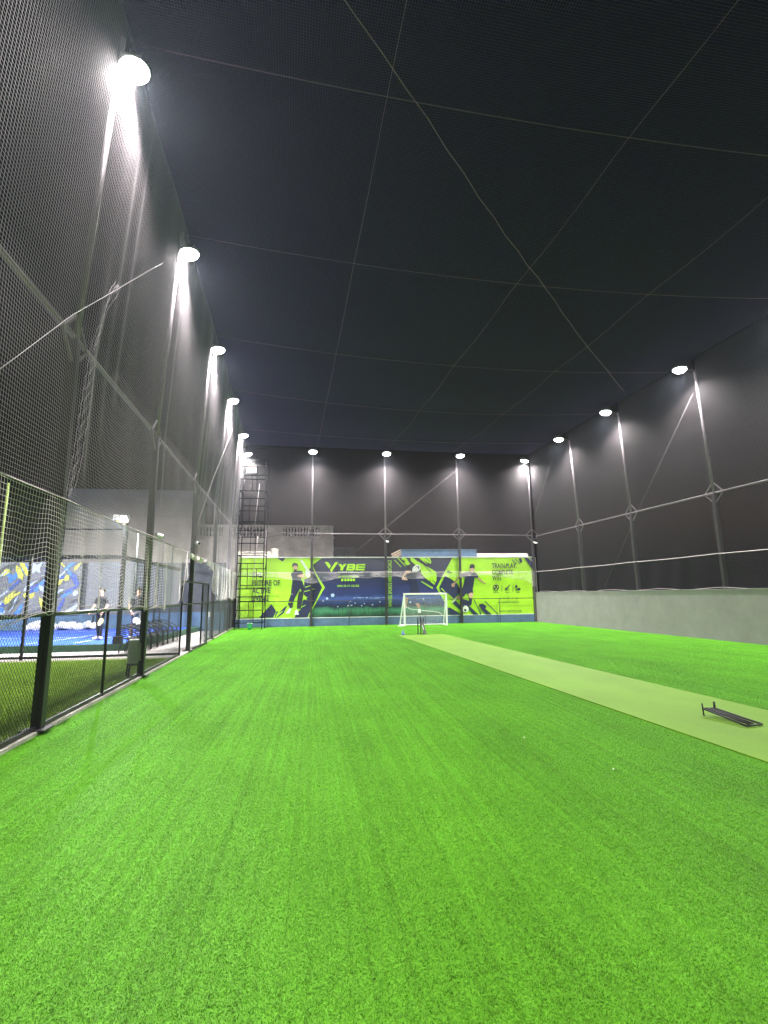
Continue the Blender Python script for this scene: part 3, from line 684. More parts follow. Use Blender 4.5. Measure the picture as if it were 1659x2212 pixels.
cable([tuple(left_pt(np.array(y), np.array(z)) + np.array([.03, 0, 0])) for y, z in ((21.6, 9.0), (17.96, 5.83), (15.59, 3.85), (14.64, 2.92))], .006, 'slanting pale rope on the left net, ending above the gate', m_twd, 'guy_rope', 'rope')
cable([(xr(y)-.03, y, z) for y, z in ((14.95, 8.5), (18.06, 5.12), (20.9, 1.85))], .0045, 'long slanting rope on the right net, crossing a pole', m_twd, 'guy_rope', 'rope')
cable([(xr(y)-.03, y, z) for y, z in ((24.4, 8.9), (27.0, 5.8))], .006, 'short slanting rope on the right net by the far corner', m_twd, 'guy_rope', 'rope')
cable([(1.71, 27.12, 3.55), (4.9, 27.12, 6.1), (8.21, 27.12, 8.76)], .006, 'slanting pale rope across the end net, from logo up to a floodlight', m_twd, 'guy_rope', 'rope')
for P_, r_ in (([(xf(13.9)+.2, 13.75, 1.5), (xf(14.2)+.17, 14.1, 2.1), (xf(14.5)+.14, 14.45, 2.85)], .010), ([(xf(18.9)+.15, 18.9, 2.85), (xf(19)+.2, 19.3, 2.0), (xf(20)+.2, 20.2, 1.52)], .012)):
    mb = MB(); mb.tube(P_, r_, 5); mb.build('gathered_edge', m_rope, ln, smooth=True)
# gathered net bundle at the nearest pole
zz = np.linspace(2.9, 6.45, 60); yb_ = np.interp(zz, [2.9, 5.2, 5.7, 6.45], [6.84, 7.04, 7.2, 7.58])
Pb = np.stack([left_pt(yb_ + .022*(k-4) + .012*np.sin(zz*31+k*2.1), zz) + np.array([.02+.006*(k % 3), 0, 0]) for k in range(9)])
strands([(Pb[::2], .002, (1, 0, 0))], 'gathered_bundle', m_twine, ln, 4)
mb = MB(); mb.tube([(xf(y)-.02, y, 5.17) for y in (-2, 6.9, 15.9, 27.3)], .035, 8)
tag(mb.build('brace_pipe', m_tube, smooth=True), 'horizontal steel pipe joining the left poles at mid height', 'pipe', 'mid height brace pipes')
mb = MB(); mb.tube([(-4.1, 27.42, 5.0), (12.6, 27.42, 4.95)], .035, 8)
tag(mb.build('brace_pipe', m_tube, smooth=True), 'horizontal steel pipe joining the far end poles at mid height', 'pipe', 'mid height brace pipes')
mb = MB(); mb.tube([(xr(y)+.26, y, 4.9) for y in (27.4, 15, 2)], .035, 8)
tag(mb.build('brace_pipe', m_tube, smooth=True), 'horizontal steel pipe joining the right poles at mid height', 'pipe', 'mid height brace pipes')

# ------------------------------------------------------------------ floodlight poles
m_lens = mat('lit lens', (.9, .9, .9), .4, 0, emit=((1, .98, .95), 60))
m_house = mat('lamp housing', (.35, .35, .35), .4, .4)
def pole(x, y, inward, label, zpipe, ztop, along, ln_=0.0, reach=.85, over=.35):
    """inward: unit vector towards the field; along: direction of the net line"""
    iw = Vector((*inward, 0)); al = Vector((*along, 0)).normalized()
    t = thing('floodlight_pole', (x, y, 0), label, 'floodlight', 'floodlight poles round the field')
    top = Vector((x, y, ztop)) + iw*ln_
    mb = MB(); mb.bar((x, y, -.05), (x, y, zpipe), .12, .12, up=(al.x, al.y, 0)); mb.build('post', m_steel, t, bevel=.008)
    mb = MB(); mb.box((x, y, .05), (.26, .26, .02), rz=math.atan2(al.y, al.x)); mb.build('base_plate', m_steel, t)
    mb = MB(); mb.tube([(x, y, zpipe-.05), tuple(top + iw*(ln_*over/4.5) + Vector((0, 0, over)))], .042, 10); mb.build('mast', m_tube, t, smooth=True)
    for sx in (-1, 1):
        for sz in (-1, 1):
            a = Vector((x, y, zpipe)) + al*(.38*sx); b = Vector((x, y, zpipe+.38*sz))
            mb = MB(); mb.bar(a, b, .036, .036); mb.build('strut', m_tube, t)
    arm_end = top + iw*reach + Vector((0, 0, .02))
    mb = MB(); mb.tube([tuple(top - Vector((0, 0, .05))), tuple(arm_end)], .025, 8); mb.build('arm', m_tube, t, smooth=True)
    # lamp head: shallow finned box facing down and a little towards the field
    tilt = R(6)
    rot = Matrix((al, iw, Vector((0, 0, 1)))).transposed()           # local x along net, y inward, z up
    Rm = rot.to_4x4() @ Matrix.Rotation(tilt, 4, 'X')
    Mh = Matrix.Translation(arm_end + Vector((0, 0, -.05))) @ Rm
    def put(mb_): mb_.v = [tuple(Mh @ Vector(v)) for v in mb_.v]; return mb_
    mb = MB(); mb.lathe((0, 0, 0), [(.22, -.03), (.235, -.02), (.235, .02), (.20, .05), (.12, .07), (.10, .15), (.03, .16)], 20)
    for k in range(8): mb.box((.155*math.cos(k*math.pi/4), .155*math.sin(k*math.pi/4), .085), (.12, .012, .06), rz=k*math.pi/4)
    h = put(mb).build('lamp_head', m_house, t)
    mb = MB(); mb.lathe((0, 0, 0), [(.06, -.125), (.13, -.11), (.185, -.075), (.215, -.03)], 20); l_ = put(mb).build('lens', m_lens, h)
    if True:
        ld = bpy.data.lights.new('floodlight', 'SPOT'); ld.energy = LAMP_W; ld.spot_size = R(150); ld.spot_blend = 1.0
        ld.shadow_soft_size = .13; ld.color = (1, .975, .94)
        lo = bpy.data.objects.new('floodlight', ld); col.objects.link(lo)
        lo.matrix_world = Mh @ Matrix.Translation((0, 0, -.15)); W_ = lo.matrix_world.copy()
        lo.parent = h; lo.matrix_parent_inverse = world_of(h).inverted(); lo.matrix_basis = W_
    return t
dl = (-.0428, 1); ORD = ('nearest the camera', 'second from the camera', 'third from the camera', 'fourth from the camera', 'fifth from the camera')
for y, lb in zip(LEFT_Y, ORD): pole(xf(y), y, (1, .04), 'tall floodlight pole on the left fence, ' + lb, 5.12, 9.72, dl, .24, .22, .5)
pole(-4.12, 27.42, (.75, -.66), 'tall floodlight pole in the far left corner behind the scaffold', 5.0, 9.35, (1, 0), .1, .45)
for x, lb in zip(BACK_X, ('beside the printed batter', 'by the vertical slogan', 'in front of the printed footballer')):
    pole(x, 27.42, (0, -1), 'tall floodlight pole at the far end ' + lb, 5.0, 9.45, (1, 0))
pole(12.62, 27.42, (-.7, -.7), 'tall floodlight pole in the far right corner at the end of the banner', 4.95, 9.4, (1, 0), 0, .5)
for y, lb in zip(RIGHT_Y, ('third from the far corner', 'second from the far corner', 'next to the far corner')):
    pole(xr(y)+.26, y, (-1, -.05), 'tall floodlight pole behind the right net, ' + lb, 4.9, 9.38, (-.0522, 1), .18, .6)
for y, lb in ((10.6, 'fourth from the far corner'), (6.3, 'fifth from the far corner'), (2.0, 'sixth from the far corner, unseen, added to light the near turf')):  # the sixth is out of view, added for more light on the near turf
    pole(xr(y)+.26, y, (-1, -.05), 'tall floodlight pole behind the right net, ' + lb, 4.9, 9.38, (-.0522, 1), .18, .6)
for y, lb in ((2.5, 'level with the viewer, unseen, added to light the near turf'),): pole(xf(y), y, (1, .04), 'tall floodlight pole on the left fence, ' + lb, 5.12, 9.72, dl, .24, .22, .5)  # unseen pole beside the viewer, put in to brighten the turf close by
# wall cameras on the poles
for (x, y, z), dx, lb in (((3.99, 27.3, 4.55), (.1, -.14), 'small white security camera on the middle pole of the far end'), ((12.66, 27.28, 4.5), (.16, -.1), 'small white security camera on the far right corner pole'),
                    ((xf(11.2)+.1, 11.2, 2.95), (.12, .1), 'small white security camera on the left, on the second pole'), ((xf(15.9)+.1, 15.8, 3.25), (.12, -.12), 'small white security camera on the left, over the gate')):
    t = thing('security_camera', (x, y, z), lb, 'camera', 'security cameras')
    mb = MB(); mb.tube([(x, y, z), (x+dx[0], y+dx[1], z-.03)], .045, 10); mb.build('body', m_white, t)
    mb = MB(); mb.bar((x-.02, y+.05, z+.06), (x, y, z), .03); mb.build('bracket', m_white, t)
    mb = MB(); mb.tube([(x+dx[0]*1.0, y+dx[1]*1.0, z-.03), (x+dx[0]*1.08, y+dx[1]*1.08, z-.033)], .035, 10); mb.build('lens', m_black, t)
# ------------------------------------------------------------------ chain link fence on the left
def chain_link(a, b, z0, z1, name, parent, px=.058, pz=.07, r=.0024):
    a = np.array(a, float); b = np.array(b, float); L = np.linalg.norm(b-a); d = (b-a)/L; H = z1-z0; k = pz/px
    P = []
    for sgn in (1, -1):
        s = np.arange(-H/k, L, px) if sgn == 1 else np.arange(0, L+H/k, px)
        for s0 in s:
            t0, t1 = 0., H
            # s = s0 + sgn*t/k ; keep 0<=s<=L
            lo = max(0, ((0-s0) if sgn == 1 else (s0-L))*k); hi = min(H, ((L-s0) if sgn == 1 else s0)*k)
            if hi-lo < .01: continue
            P.append([[*(a+d*(s0+sgn*lo/k)), z0+lo], [*(a+d*(s0+sgn*hi/k)), z0+hi]])
    return strands([(np.array(P), r, (d[1], -d[0], 0))], name, m_wire, parent, 3)
def fence(y0, y1, ups, label):
    t = thing('chain_link_fence', (xf(y0), y0, 0), label, 'fence')
    mb = MB(); mb.tube([(xf(y0), y0, 1.43), (xf(y1), y1, 1.40)], .024, 8); mb.build('top_rail', m_steel, t, smooth=True)
    mb = MB(); mb.bar((xf(y0), y0, .075), (xf(y1), y1, .075), .03, .05); mb.build('bottom_rail', m_steel, t)
    for y in ups:
        mb = MB(); mb.tube([(xf(y), y, 0), (xf(y), y, 1.42)], .025, 8); mb.build('upright', m_steel, t, smooth=True)
    chain_link((xf(y0), y0), (xf(y1), y1), .08, 1.42, 'chain_link', t)
fence(-1.5, 14.55, [4.6, 9.0], 'chain link fence along the near left edge of the turf')
fence(18.65, 27.3, [22.5], 'chain link fence along the far left edge, beyond the gate')
# gate in the left fence, standing slightly open onto the turf
t = thing('fence_gate', (xf(15.9), 16.3, 0), 'black tube gate frames in the left fence between two fence runs', 'gate')
def gatebar(a, b, nm, w_=.045):
    mb = MB(); mb.bar(a, b, w_, w_); return mb.build(nm, m_black, t, bevel=.004)
G0 = (xf(14.62)+.02, 14.62); G1 = (xf(16.4)+.03, 16.4); G2 = (xf(17.6)+.06, 17.6); G3 = (xf(18.55)+.10, 18.55)
for g in (G0, G2, G3): gatebar((*g, 0.0), (*g, 2.08), 'upright')
gatebar((*G0, 2.06), (*G3, 2.06), 'top_rail', .05); gatebar((*G0, 1.42), (*G3, 1.40), 'middle_rail', .045); gatebar((G1[0]+.02, G1[1], .06), (G3[0]+.02, G3[1], .06), 'bottom_rail')
chain_link(G2, G3, .1, 2.04, 'chain_link', t)
# rail across the far end
t = thing('end_rail', (4.2, 27.36, 0), 'thin dark rail across the far end in front of the banner', 'rail')
mb = MB(); mb.tube([(-4.0, 27.36, 1.34), (12.5, 27.36, 1.34)], .018, 8); mb.build('top_rail', m_steel, t, smooth=True)
for x in (1.9, 6.1, 10.4):
    mb = MB(); mb.tube([(x, 27.36, 0), (x, 27.36, 1.33)], .018, 8); mb.build('upright', m_steel, t, smooth=True)

# ------------------------------------------------------------------ scaffold tower
m_scaf = mat('scaffold black', (.0035, .0035, .004), .9, 0, spec=.1)
t = thing('scaffold_tower', (-3.2, 26.5, 0), 'tall black scaffold tower of stacked frames in the far left corner', 'scaffold')
X0, X1, Y0_, Y1_ = -3.85, -2.55, 26.0, 26.95; HT = 8.75
def sc_t(a, b, nm, r=.025, m=m_scaf):
    mb = MB(); mb.tube([a, b], r, 6); return mb.build(nm, m, t, smooth=True)
for x, y in ((X0, Y0_), (X1, Y0_), (X0+.05, Y1_), (X1+.05, Y1_)): sc_t((x, y, 0), (x, y, HT), 'standard', .025)
lifts = [.32+1.68*i for i in range(6)]
for i, z in enumerate(lifts):
    sc_t((X0, Y0_, z), (X1, Y0_, z), 'ledger'); sc_t((X0, Y0_, z+.62), (X1, Y0_, z+.62), 'ledger'); sc_t((X0, Y0_, min(z+1.28, HT)), (X1, Y0_, min(z+1.28, HT)), 'ledger') if z < 8 else None
    sc_t((X0+.05, Y1_, z+.2), (X1+.05, Y1_, z+.2), 'ledger'); sc_t((X0+.05, Y1_, min(z+1.05, HT)), (X1+.05, Y1_, min(z+1.05, HT)), 'ledger')
    for x in (X0, X1):
        sc_t((x, Y0_, z), (x+.05, Y1_, z), 'transom')
        if z < 8: sc_t((x, Y0_, z+.1), (x+.05, Y1_, z+1.5), 'side_brace', .014, m_tube if i == 2 else m_scaf)
    xm = X0 + (.52 if i % 2 else .86)
    sc_t((xm, Y0_, z), (xm, Y0_, min(z+1.28, HT)), 'frame_post', .018)
    xn = X0 + (.86 if i % 2 else .5)
    if z < 8: sc_t((xn, Y1_, z+.2), (xn, Y1_, z+1.05), 'frame_post', .018)
sc_t((X0, Y0_, HT-.02), (X1, Y0_, HT-.02), 'ledger'); sc_t((X0+.05, Y1_, HT-.02), (X1+.05, Y1_, HT-.02), 'ledger')
for z0 in (2.3, 5.0): sc_t((X0+.75, Y0_+.3, z0), (X0+.95, Y0_+.35, z0+2.5), 'tie_rope', .012, m_rope)
for x, y in ((X0, Y0_), (X1, Y0_), (X0+.05, Y1_), (X1+.05, Y1_)):
    mb = MB(); mb.box((x, y, .012), (.14, .14, .024)); mb.build('base_plate', m_black, t)
t = thing('tower_sign', (-3.4, 26.9, 8.45), 'small red and white sign hung at the top of the scaffold tower', 'sign')
mb = MB(); mb.box((-3.42, 26.97, 8.45), (.52, .02, .42)); mb.build('panel', m_white, t)
mb = MB()
for i in range(3):
    for j in range(4): mb.box((-3.61+.125*j, 26.955, 8.57-.12*i), (.07+.03*((i+j) % 2), .006, .05 if (i*j) % 3 else .08))
mb.build('red_lettering', mat('sign red', (.55, .03, .06), .5), t)
t = thing('bucket', (-3.2, 25.75, 0), 'small green plastic bucket at the foot of the scaffold tower', 'bucket')
mg = mat('green plastic', (.03, .33, .13), .4)
mb = MB(); mb.lathe((-3.1, 25.7, 0.0), [(.10, 0), (.115, .15), (.13, .28), (.14, .285), (.14, .30), (.12, .30), (.10, .05)], 16); mb.build('body', mg, t, smooth=True)
mb = MB(); mb.tube([(-3.1+.135*math.cos(a), 25.7-.05*math.sin(a), .29+.13*math.sin(a)*.4) for a in np.linspace(0, math.pi, 10)], .005, 5); mb.build('handle', m_white, t)

# ------------------------------------------------------------------ football goal
t = thing('football_goal', (5.8, 25.9, 0), 'small white football goal with sagging net in front of the banner', 'goal')
gx0, gx1, gy, gh = 4.68, 6.92, 25.9, 1.68; gb = 26.65
def gbar(a, b, nm, w_=.085):
    mb = MB(); mb.bar(a, b, w_, w_); return mb.build(nm, m_white, t, bevel=.012)
gbar((gx0, gy, 0), (gx0, gy, gh), 'post'); gbar((gx1, gy, 0), (gx1, gy, gh), 'post'); gbar((gx0-.04, gy, gh-.04), (gx1+.04, gy, gh-.04), 'crossbar')
for x, o_ in ((gx0, -.12), (gx1, .02)):
    gbar((x, gy+.02, gh-.06), (x+o_, gb, .06), 'rear_stay', .06); gbar((x, gy, .03), (x+o_, gb, .03), 'side_base', .06)
gbar((gx0-.12, gb, .03), (gx1+.02, gb, .03), 'rear_base', .06)
gbar((gx0-.36, gy-.02, .02), (gx0, gy-.02, .02), 'foot', .045)
gu = np.linspace(0, 1, 30); gv = np.linspace(0, 1, 24)
def goal_pt(u, v):
    x = gx0 + (gx1-gx0)*u + (-.1*(1-u))*v
    y = gy+.03 + (gb-gy)*v + .12*np.sin(math.pi*u)*np.sin(math.pi*v); z = (gh-.06)*(1-v)**.9 + .05 - .05*np.sin(math.pi*v)*np.abs(np.sin(u*9)) - .06*np.sin(math.pi*v)*np.sin(math.pi*u)
    return np.stack([x, y, z], -1)
U1, V1 = np.meshgrid(np.linspace(0, 1, 30), np.linspace(0, 1, 22), indexing='ij'); V2, U2 = np.meshgrid(np.linspace(0, 1, 26), np.linspace(0, 1, 60), indexing='ij')
strands([(goal_pt(U1, V1), .0022, (0, .7, .7)), (goal_pt(U2, V2), .0026, (0, .7, .7))], 'net', mat('white twine', (.75, .75, .72), .7), t)
mb = MB(); mb.tube([(gx0+.1, gy+.25, 1.0), (gx0+.4, gy+.3, .86), (gx0+1.0, gy+.3, .78), (gx0+1.6, gy+.3, .72), (gx1-.3, gy+.3, .66), (gx1-.05, gy+.35, .45)], .013, 6); mb.build('slack_rope', MATS['white twine'], t, smooth=True)

# ------------------------------------------------------------------ stumps, bat, cone, toppled stump set
t = thing('cricket_stumps', (4.3, 20.3, .024), 'set of black cricket stumps at the far end of the pale pitch', 'stumps')
for i in range(3):
    x = 4.22 + .115*i
    mb = MB(); mb.lathe((x, 20.35, .03), [(.023, 0), (.023, .62), (.018, .64), (.008, .645)], 10); mb.build('stump', m_black, t, smooth=True)
for i in range(2):
    mb = MB(); mb.tube([(4.225+.115*i, 20.35, .682), (4.33+.115*i, 20.35, .682)], .007, 6); mb.build('bail', m_black, t)
mb = MB(); mb.box((4.335, 20.35, .036), (.30, .10, .022)); mb.build('base', m_black, t, bevel=.004)
t = thing('cricket_bat', (4.4, 20.2, .024), 'worn grey cricket bat leaning on the black stumps', 'bat')
a = Vector((4.47, 20.12, .03)); b = Vector((4.36, 20.27, .52)); c = Vector((4.33, 20.31, .74))
mb = MB(); mb.bar(a, b, .115, .045, up=(0, -1, .3)); mb.build('blade', mat('bat grey', (.11, .105, .12), .5, 0, .5, 14), t, bevel=.012)
mb = MB(); mb.tube([b, c], .018, 8); mb.build('handle', m_black, t, smooth=True)
mb = MB(); mb.bar(a.lerp(b, .35)+Vector((-.02, -.03, 0)), a.lerp(b, .75)+Vector((-.02, -.03, 0)), .03, .004, up=(0, -1, .3)); mb.build('sticker', m_white, t)
t = thing('training_cone', (3.58, 20.2, 0), 'small dark blue training cone at the corner of the pitch', 'cone')
mcb = mat('cone blue', (.012, .06, .2), .4)
mb = MB(); mb.lathe((3.57, 20.17, .03), [(.085, 0), (.085, .012), (.065, .02), (.012, .19), (.008, .195)], 16); mb.build('body', mcb, t, smooth=True)
mb = MB(); mb.box((3.57, 20.17, .026), (.18, .18, .01)); mb.build('base', mcb, t)
t = thing('toppled_stump_set', (5.1, 5.8, .024), 'black metal stump frame lying on the pale pitch at the right', 'stumps')
z0 = .024
A = [Vector((4.985, 6.1, z0+.085)), Vector((5.165, 6.12, z0+.08))]; B = [Vector((5.045, 5.51, z0+.012)), Vector((5.285, 5.55, z0+.012))]
def stb(a, b, nm, r=.011):
    mb = MB(); mb.tube([a, b], r, 8); return mb.build(nm, m_black, t, smooth=True)
for k in (0, .34, .66, 1): stb(A[0].lerp(A[1], k), B[0].lerp(B[1], k if k in (0, 1) else k*.9+.03) + (Vector((0, 0, 0)) if k in (0, 1) else (A[0]-B[0])*.06), 'stump', .0125)
stb(A[0], A[1], 'cross_bar'); stb(B[0], B[1], 'cross_bar')
stb((4.985, 6.1, z0), (4.975, 6.1, z0+.15), 'foot', .009); stb((5.165, 6.12, z0+.06), (5.165, 6.12, z0+.16), 'foot', .013)
for (x, y), lb in (((2.33, 5.59), 'tiny white paper scrap on the turf, the farther of two'), ((2.70, 4.49), 'tiny white paper scrap on the turf, the nearer of two')):
    mb = MB(); mb.add([(x, y, .022), (x+.016, y+.004, .026), (x+.022, y+.014, .022), (x+.004, y+.012, .028)], [(0, 1, 2, 3)]); mb.add([(x, y, .016), (x+.016, y+.004, .02), (x+.022, y+.014, .016), (x+.004, y+.012, .02)], [(3, 2, 1, 0)])
    tag(mb.build('paper_scrap', m_white), lb, 'scrap', 'scraps on the turf')

# loose gravel between the kerb and the lawn
bmg = bmesh.new(); bmesh.ops.create_icosphere(bmg, subdivisions=1, radius=1); gv_ = np.array([v.co[:] for v in bmg.verts]); gf_ = [tuple(v.index for v in f.verts) for f in bmg.faces]; bmg.free()
mb = MB(); rg = np.random.default_rng(21)
for k in range(1700):
    y = 4.2 + 10.4*rg.random()**1.3; s_ = rg.uniform(.006, .019); x = xf(y)-.13-abs(rg.normal(0, .11))
    mb.add((gv_*rg.uniform(.7, 1.25, (12, 1))*s_*np.array([1.2, 1, .7]) + np.array([x, y, s_*.4])).tolist(), gf_)
tag(mb.build('kerb_gravel', mat('gravel', (.50, .46, .40), .9, 0, .45, 25)), 'loose pale gravel along the kerb under the left fence', 'gravel', kind='stuff')
# ------------------------------------------------------------------ outside the fence: cabinet, rails, court
t = thing('cabinet', (-3.6, 11.2, 0), 'small pale grey box on a black stand outside the left fence', 'cabinet')
mcab = mat('cabinet grey', (.36, .37, .34), .55, 0, .1, 8)
mb = MB(); mb.box((-3.63, 11.18, .52), (.24, .26, .48), rz=.5); mb.build('box', mcab, t, bevel=.02)
mb = MB(); mb.box((-3.56, 11.05, .52), (.16, .01, .36), rz=.5); mb.build('door', mat('cabinet door', (.30, .31, .285), .5), t, bevel=.003)
for sx in (-1, 1):
    for sy in (-1, 1):
        c_ = Vector((-3.63, 11.18, 0)) + Matrix.Rotation(.5, 3, 'Z') @ Vector((.1*sx, .11*sy, 0))
        mb = MB(); mb.bar((c_.x+.02*sx, c_.y, 0), (c_.x, c_.y, .29), .028); mb.build('leg', m_black, t)
mb = MB(); mb.box((-3.63, 11.18, .27), (.26, .28, .03), rz=.5); mb.build('stand_top', m_black, t)

t = thing('lawn_rail_fence', (-6, 14.9, 0), 'open black post and rail fence between the lawn and the paving', 'fence')
mb = MB(); mb.bar((-14, 14.95, .06), (xf(14.9)-.06, 14.95, .06), .05, .06); mb.build('bottom_rail', m_black, t)
for x in (-11.3, -7.73):
    mb = MB(); mb.bar((x, 14.95, 0), (x, 14.95, 2.8), .06); mb.build('post', m_black, t)
mb = MB(); mb.bar((-14, 14.95, 2.78), (-7.70, 14.95, 2.78), .05, .05); mb.build('top_rail', m_black, t)

PZ = .2
m_cgreen = mat('court green', (.035, .10, .055), .7, 0, .15, 6); m_cblue = mat('court blue', (.035, .10, .62), .55, 0, .08, 2.5)
mb = MB(); mb.prism([(-30, 16.88), (-5.72, 16.88), (-5.45, 25.6), (-30, 25.6)], -.02, PZ)
plat = tag(mb.build('court_platform', m_cgreen), kind='structure')
o = sheet('court_surface', [(-30, 17.1), (-6.0, 17.1), (-5.75, 25.4), (-30, 25.4)], PZ+.004, m_cblue, None, plat)
def cline(a, b, w_=.06):
    a = Vector((*a, 0)); b = Vector((*b, 0)); d = (b-a).normalized(); n = Vector((-d.y, d.x, 0))*w_/2
    sheet('court_line', [tuple((a-n)[:2]), tuple((b-n)[:2]), tuple((b+n)[:2]), tuple((a+n)[:2])], PZ+.008, m_white, None, plat)
cline((-9.0, 17.6), (-8.05, 23.3)); cline((-16, 20.9), (-7.4, 20.0)); cline((-7.6, 17.6), (-7.0, 23.5)); cline((-16, 24.0), (-6.8, 23.4))

t = thing('court_wall', (-9, 25.7, 0), 'blue footed wall with dark grey wind screen at the back of the blue court', 'wall')
mb = MB(); mb.box((-10.6, 25.75, .45), (12.5, .16, .9)); mb.build('painted_foot', m_wallb, t)
mb = MB(); mb.box((-10.6, 25.80, 2.1), (12.5, .05, 2.4)); mb.build('wind_screen', m_screen, t)
for x in (-16, -13.2, -10.3, -7.6):
    mb = MB(); mb.bar((x, 25.66, 0), (x, 25.66, 3.35), .07); mb.build('post', m_black, t)
t = thing('paving_wall', (-5, 27.7, 0), 'blue footed grey screened wall at the end of the paving', 'wall')
mb = MB(); mb.box((-5.6, 27.8, .27), (3.3, .16, .54)); mb.build('painted_foot', m_wallb, t)
mb = MB(); mb.box((-5.6, 27.85, 1.75), (3.3, .05, 2.5)); mb.build('wind_screen', m_screen, t)
# graffiti panel
t = thing('mural', (-12.9, 25.6, .9), 'grey mural panel with blue and yellow graffiti behind the blue court', 'mural')
mb = MB(); mb.box((-12.9, 25.62, 2.1), (3.9, .03, 2.5)); mb.build('panel', mat('mural ground', (.12, .125, .14), .7, 0, .25, 2), t)
mcol = [mat('mural yellow', (.40, .39, .06), .6), mat('mural blue', (.04, .15, .44), .6), mat('mural navy', (.03, .06, .25), .6), mat('mural pale', (.3, .36, .46), .6), mat('mural dark', (.05, .055, .065), .6)]
rr = random.Random(11)
for k in range(70):
    cx = rr.uniform(-14.7, -11.1); cz = rr.uniform(.95, 3.25); L_ = rr.uniform(.3, 1.1); W_ = rr.uniform(.05, .15); a = R(rr.choice((35, 40, 50, 60, 125))+rr.uniform(-12, 12))
    n = 6; P = []
    for i in range(n):
        q = 2*math.pi*i/n; x = math.cos(q)*L_/2*rr.uniform(.75, 1.1); z = math.sin(q)*W_*rr.uniform(.6, 1.2)
        P.append((min(max(cx+x*math.cos(a)-z*math.sin(a), -14.8), -11.0), 25.60-.0018*k*.5-.002, min(max(cz+x*math.sin(a)+z*math.cos(a), .88), 3.32)))
    mb = MB(); mb.add(P, [tuple(range(n))]); mb.build('paint_stroke', mcol[(k*7+rr.randrange(3)) % 5], t)
mb = MB(); mb.box((-9.65, 25.62, 2.1), (2.1, .03, 2.5)); tag(mb.build('screen_panel', mat('pale screen', (.13, .135, .14), .7, 0, .15, 3)), 'plain pale grey screen panel right of the mural behind the court', 'panel')
# white stones along the court's far edge
mst = mat('white stone', (.62, .63, .66), .8, 0, .2, 9)
ico = bmesh.new(); bmesh.ops.create_icosphere(ico, subdivisions=2, radius=1)
def stone(x, y, z, s, lb):
    me = bpy.data.meshes.new('white_boulder'); b2 = ico.copy()
    for v in b2.verts: v.co *= 1+rr.uniform(-.16, .16)
    b2.to_mesh(me); b2.free(); me.materials.append(mst)
    o = bpy.data.objects.new('white_boulder', me); col.objects.link(o); o.location = (x, y, z); o.scale = (s*1.3, s*.8, s*.8); o.rotation_euler.z = rr.uniform(0, 3)
    return tag(o, lb, 'boulder', 'white boulders at the back of the court')
for i in range(9):
    x = -12.9 + i*.36; stone(x, 25.3, PZ+.13+.1*math.sin(i*1.1)**2, .20+.07*math.sin(i*1.7)**2, 'white boulder at the back of the court, number %s from the left' % ('one two three four five six seven eight nine'.split()[i]))

# court enclosure: beam round the court, uprights, twin court lamp
t = thing('court_enclosure', (-6.2, 17.1, PZ), 'black tube enclosure with heavy top beam round the blue court', 'enclosure')
def ce(a, b, w_, nm='tube'):
    mb = MB(); mb.bar(a, b, w_, w_); mb.build(nm, m_black, t)
ce((-20, 17.12, 2.92), (-6.15, 17.12, 2.92), .12, 'top_beam'); ce((-6.15, 17.1, 2.92), (-6.45, 25.5, 2.95), .12, 'top_beam')
ce((-8.0, 17.12, 2.98), (-8.0, 17.12, 3.84), .04, 'upright'); ce((-8.0, 17.12, 3.82), (-6.2, 17.12, 3.82), .04, 'upper_rail')
for y in (18.8, 20.5, 22.3, 24.0): ce((-6.2-.036*(y-17.1), y, PZ), (-6.2-.036*(y-17.1), y, 3.9), .05, 'upright')
ce((-6.15, 17.1, 3.9), (-6.45, 25.5, 3.95), .04, 'upper_rail')
for x in (-9.9, -13.5): ce((x, 17.12, PZ), (x, 17.12, 2.9), .07, 'upright')
t = thing('court_lamp', (-6.15, 17.12, PZ), 'black pole with twin lit lamps at the corner of the blue court', 'court lamp')
mb = MB(); mb.bar((-6.05, 16.98, PZ), (-6.05, 16.98, 4.0), .11, .11); mb.build('pole', m_black, t)
mb = MB(); mb.box((-6.05, 16.98, PZ+.12), (.26, .2, .24)); mb.build('base_block', m_black, t, bevel=.02)
mb = MB(); mb.tube([(-6.42, 17.0, 4.1), (-6.05, 16.98, 4.0), (-6.02, 16.98, 4.1)], .02, 6); mb.build('bracket', mat('yellow bracket', (.5, .45, .1), .5), t)
def court_head(t, x, y, z, ang, energy):
    """a small flood head on its pole; ang: compass turn of the beam (0 = away over the court)"""
    Mx = Matrix.Translation((x, y, z)) @ Matrix.Rotation(ang, 4, 'Z')
    def put(mb_): mb_.v = [tuple(Mx @ Vector(v)) for v in mb_.v]; return mb_
    mb = MB(); mb.box((0, 0, 0), (.27, .10, .22), rx=-.5); h = put(mb).build('lamp_head', m_house, t)
    mb = MB(); mb.box((0, .055, -.03), (.24, .014, .19), rx=-.5); put(mb).build('lens', m_lens, h)
    ld = bpy.data.lights.new('court_light', 'SPOT'); ld.energy = energy; ld.spot_size = R(128); ld.spot_blend = .5; ld.shadow_soft_size = .08
    lo = bpy.data.objects.new('court_light', ld); col.objects.link(lo)
    lo.parent = h; lo.matrix_parent_inverse = world_of(h).inverted(); lo.matrix_basis = Mx @ Matrix.Translation((0, .12, -.06)) @ Matrix.Rotation(R(42), 4, 'X')
court_head(t, -6.09, 17.0, 4.17, R(150), 2600); court_head(t, -6.36, 17.05, 4.19, R(25), 5200)
t = thing('court_lamp', (-13.5, 17.12, PZ), 'unseen black pole with twin lit lamps, added farther along the blue court to brighten the lawn', 'court lamp')  # extra lamp pole out of view, added to brighten lawn and court
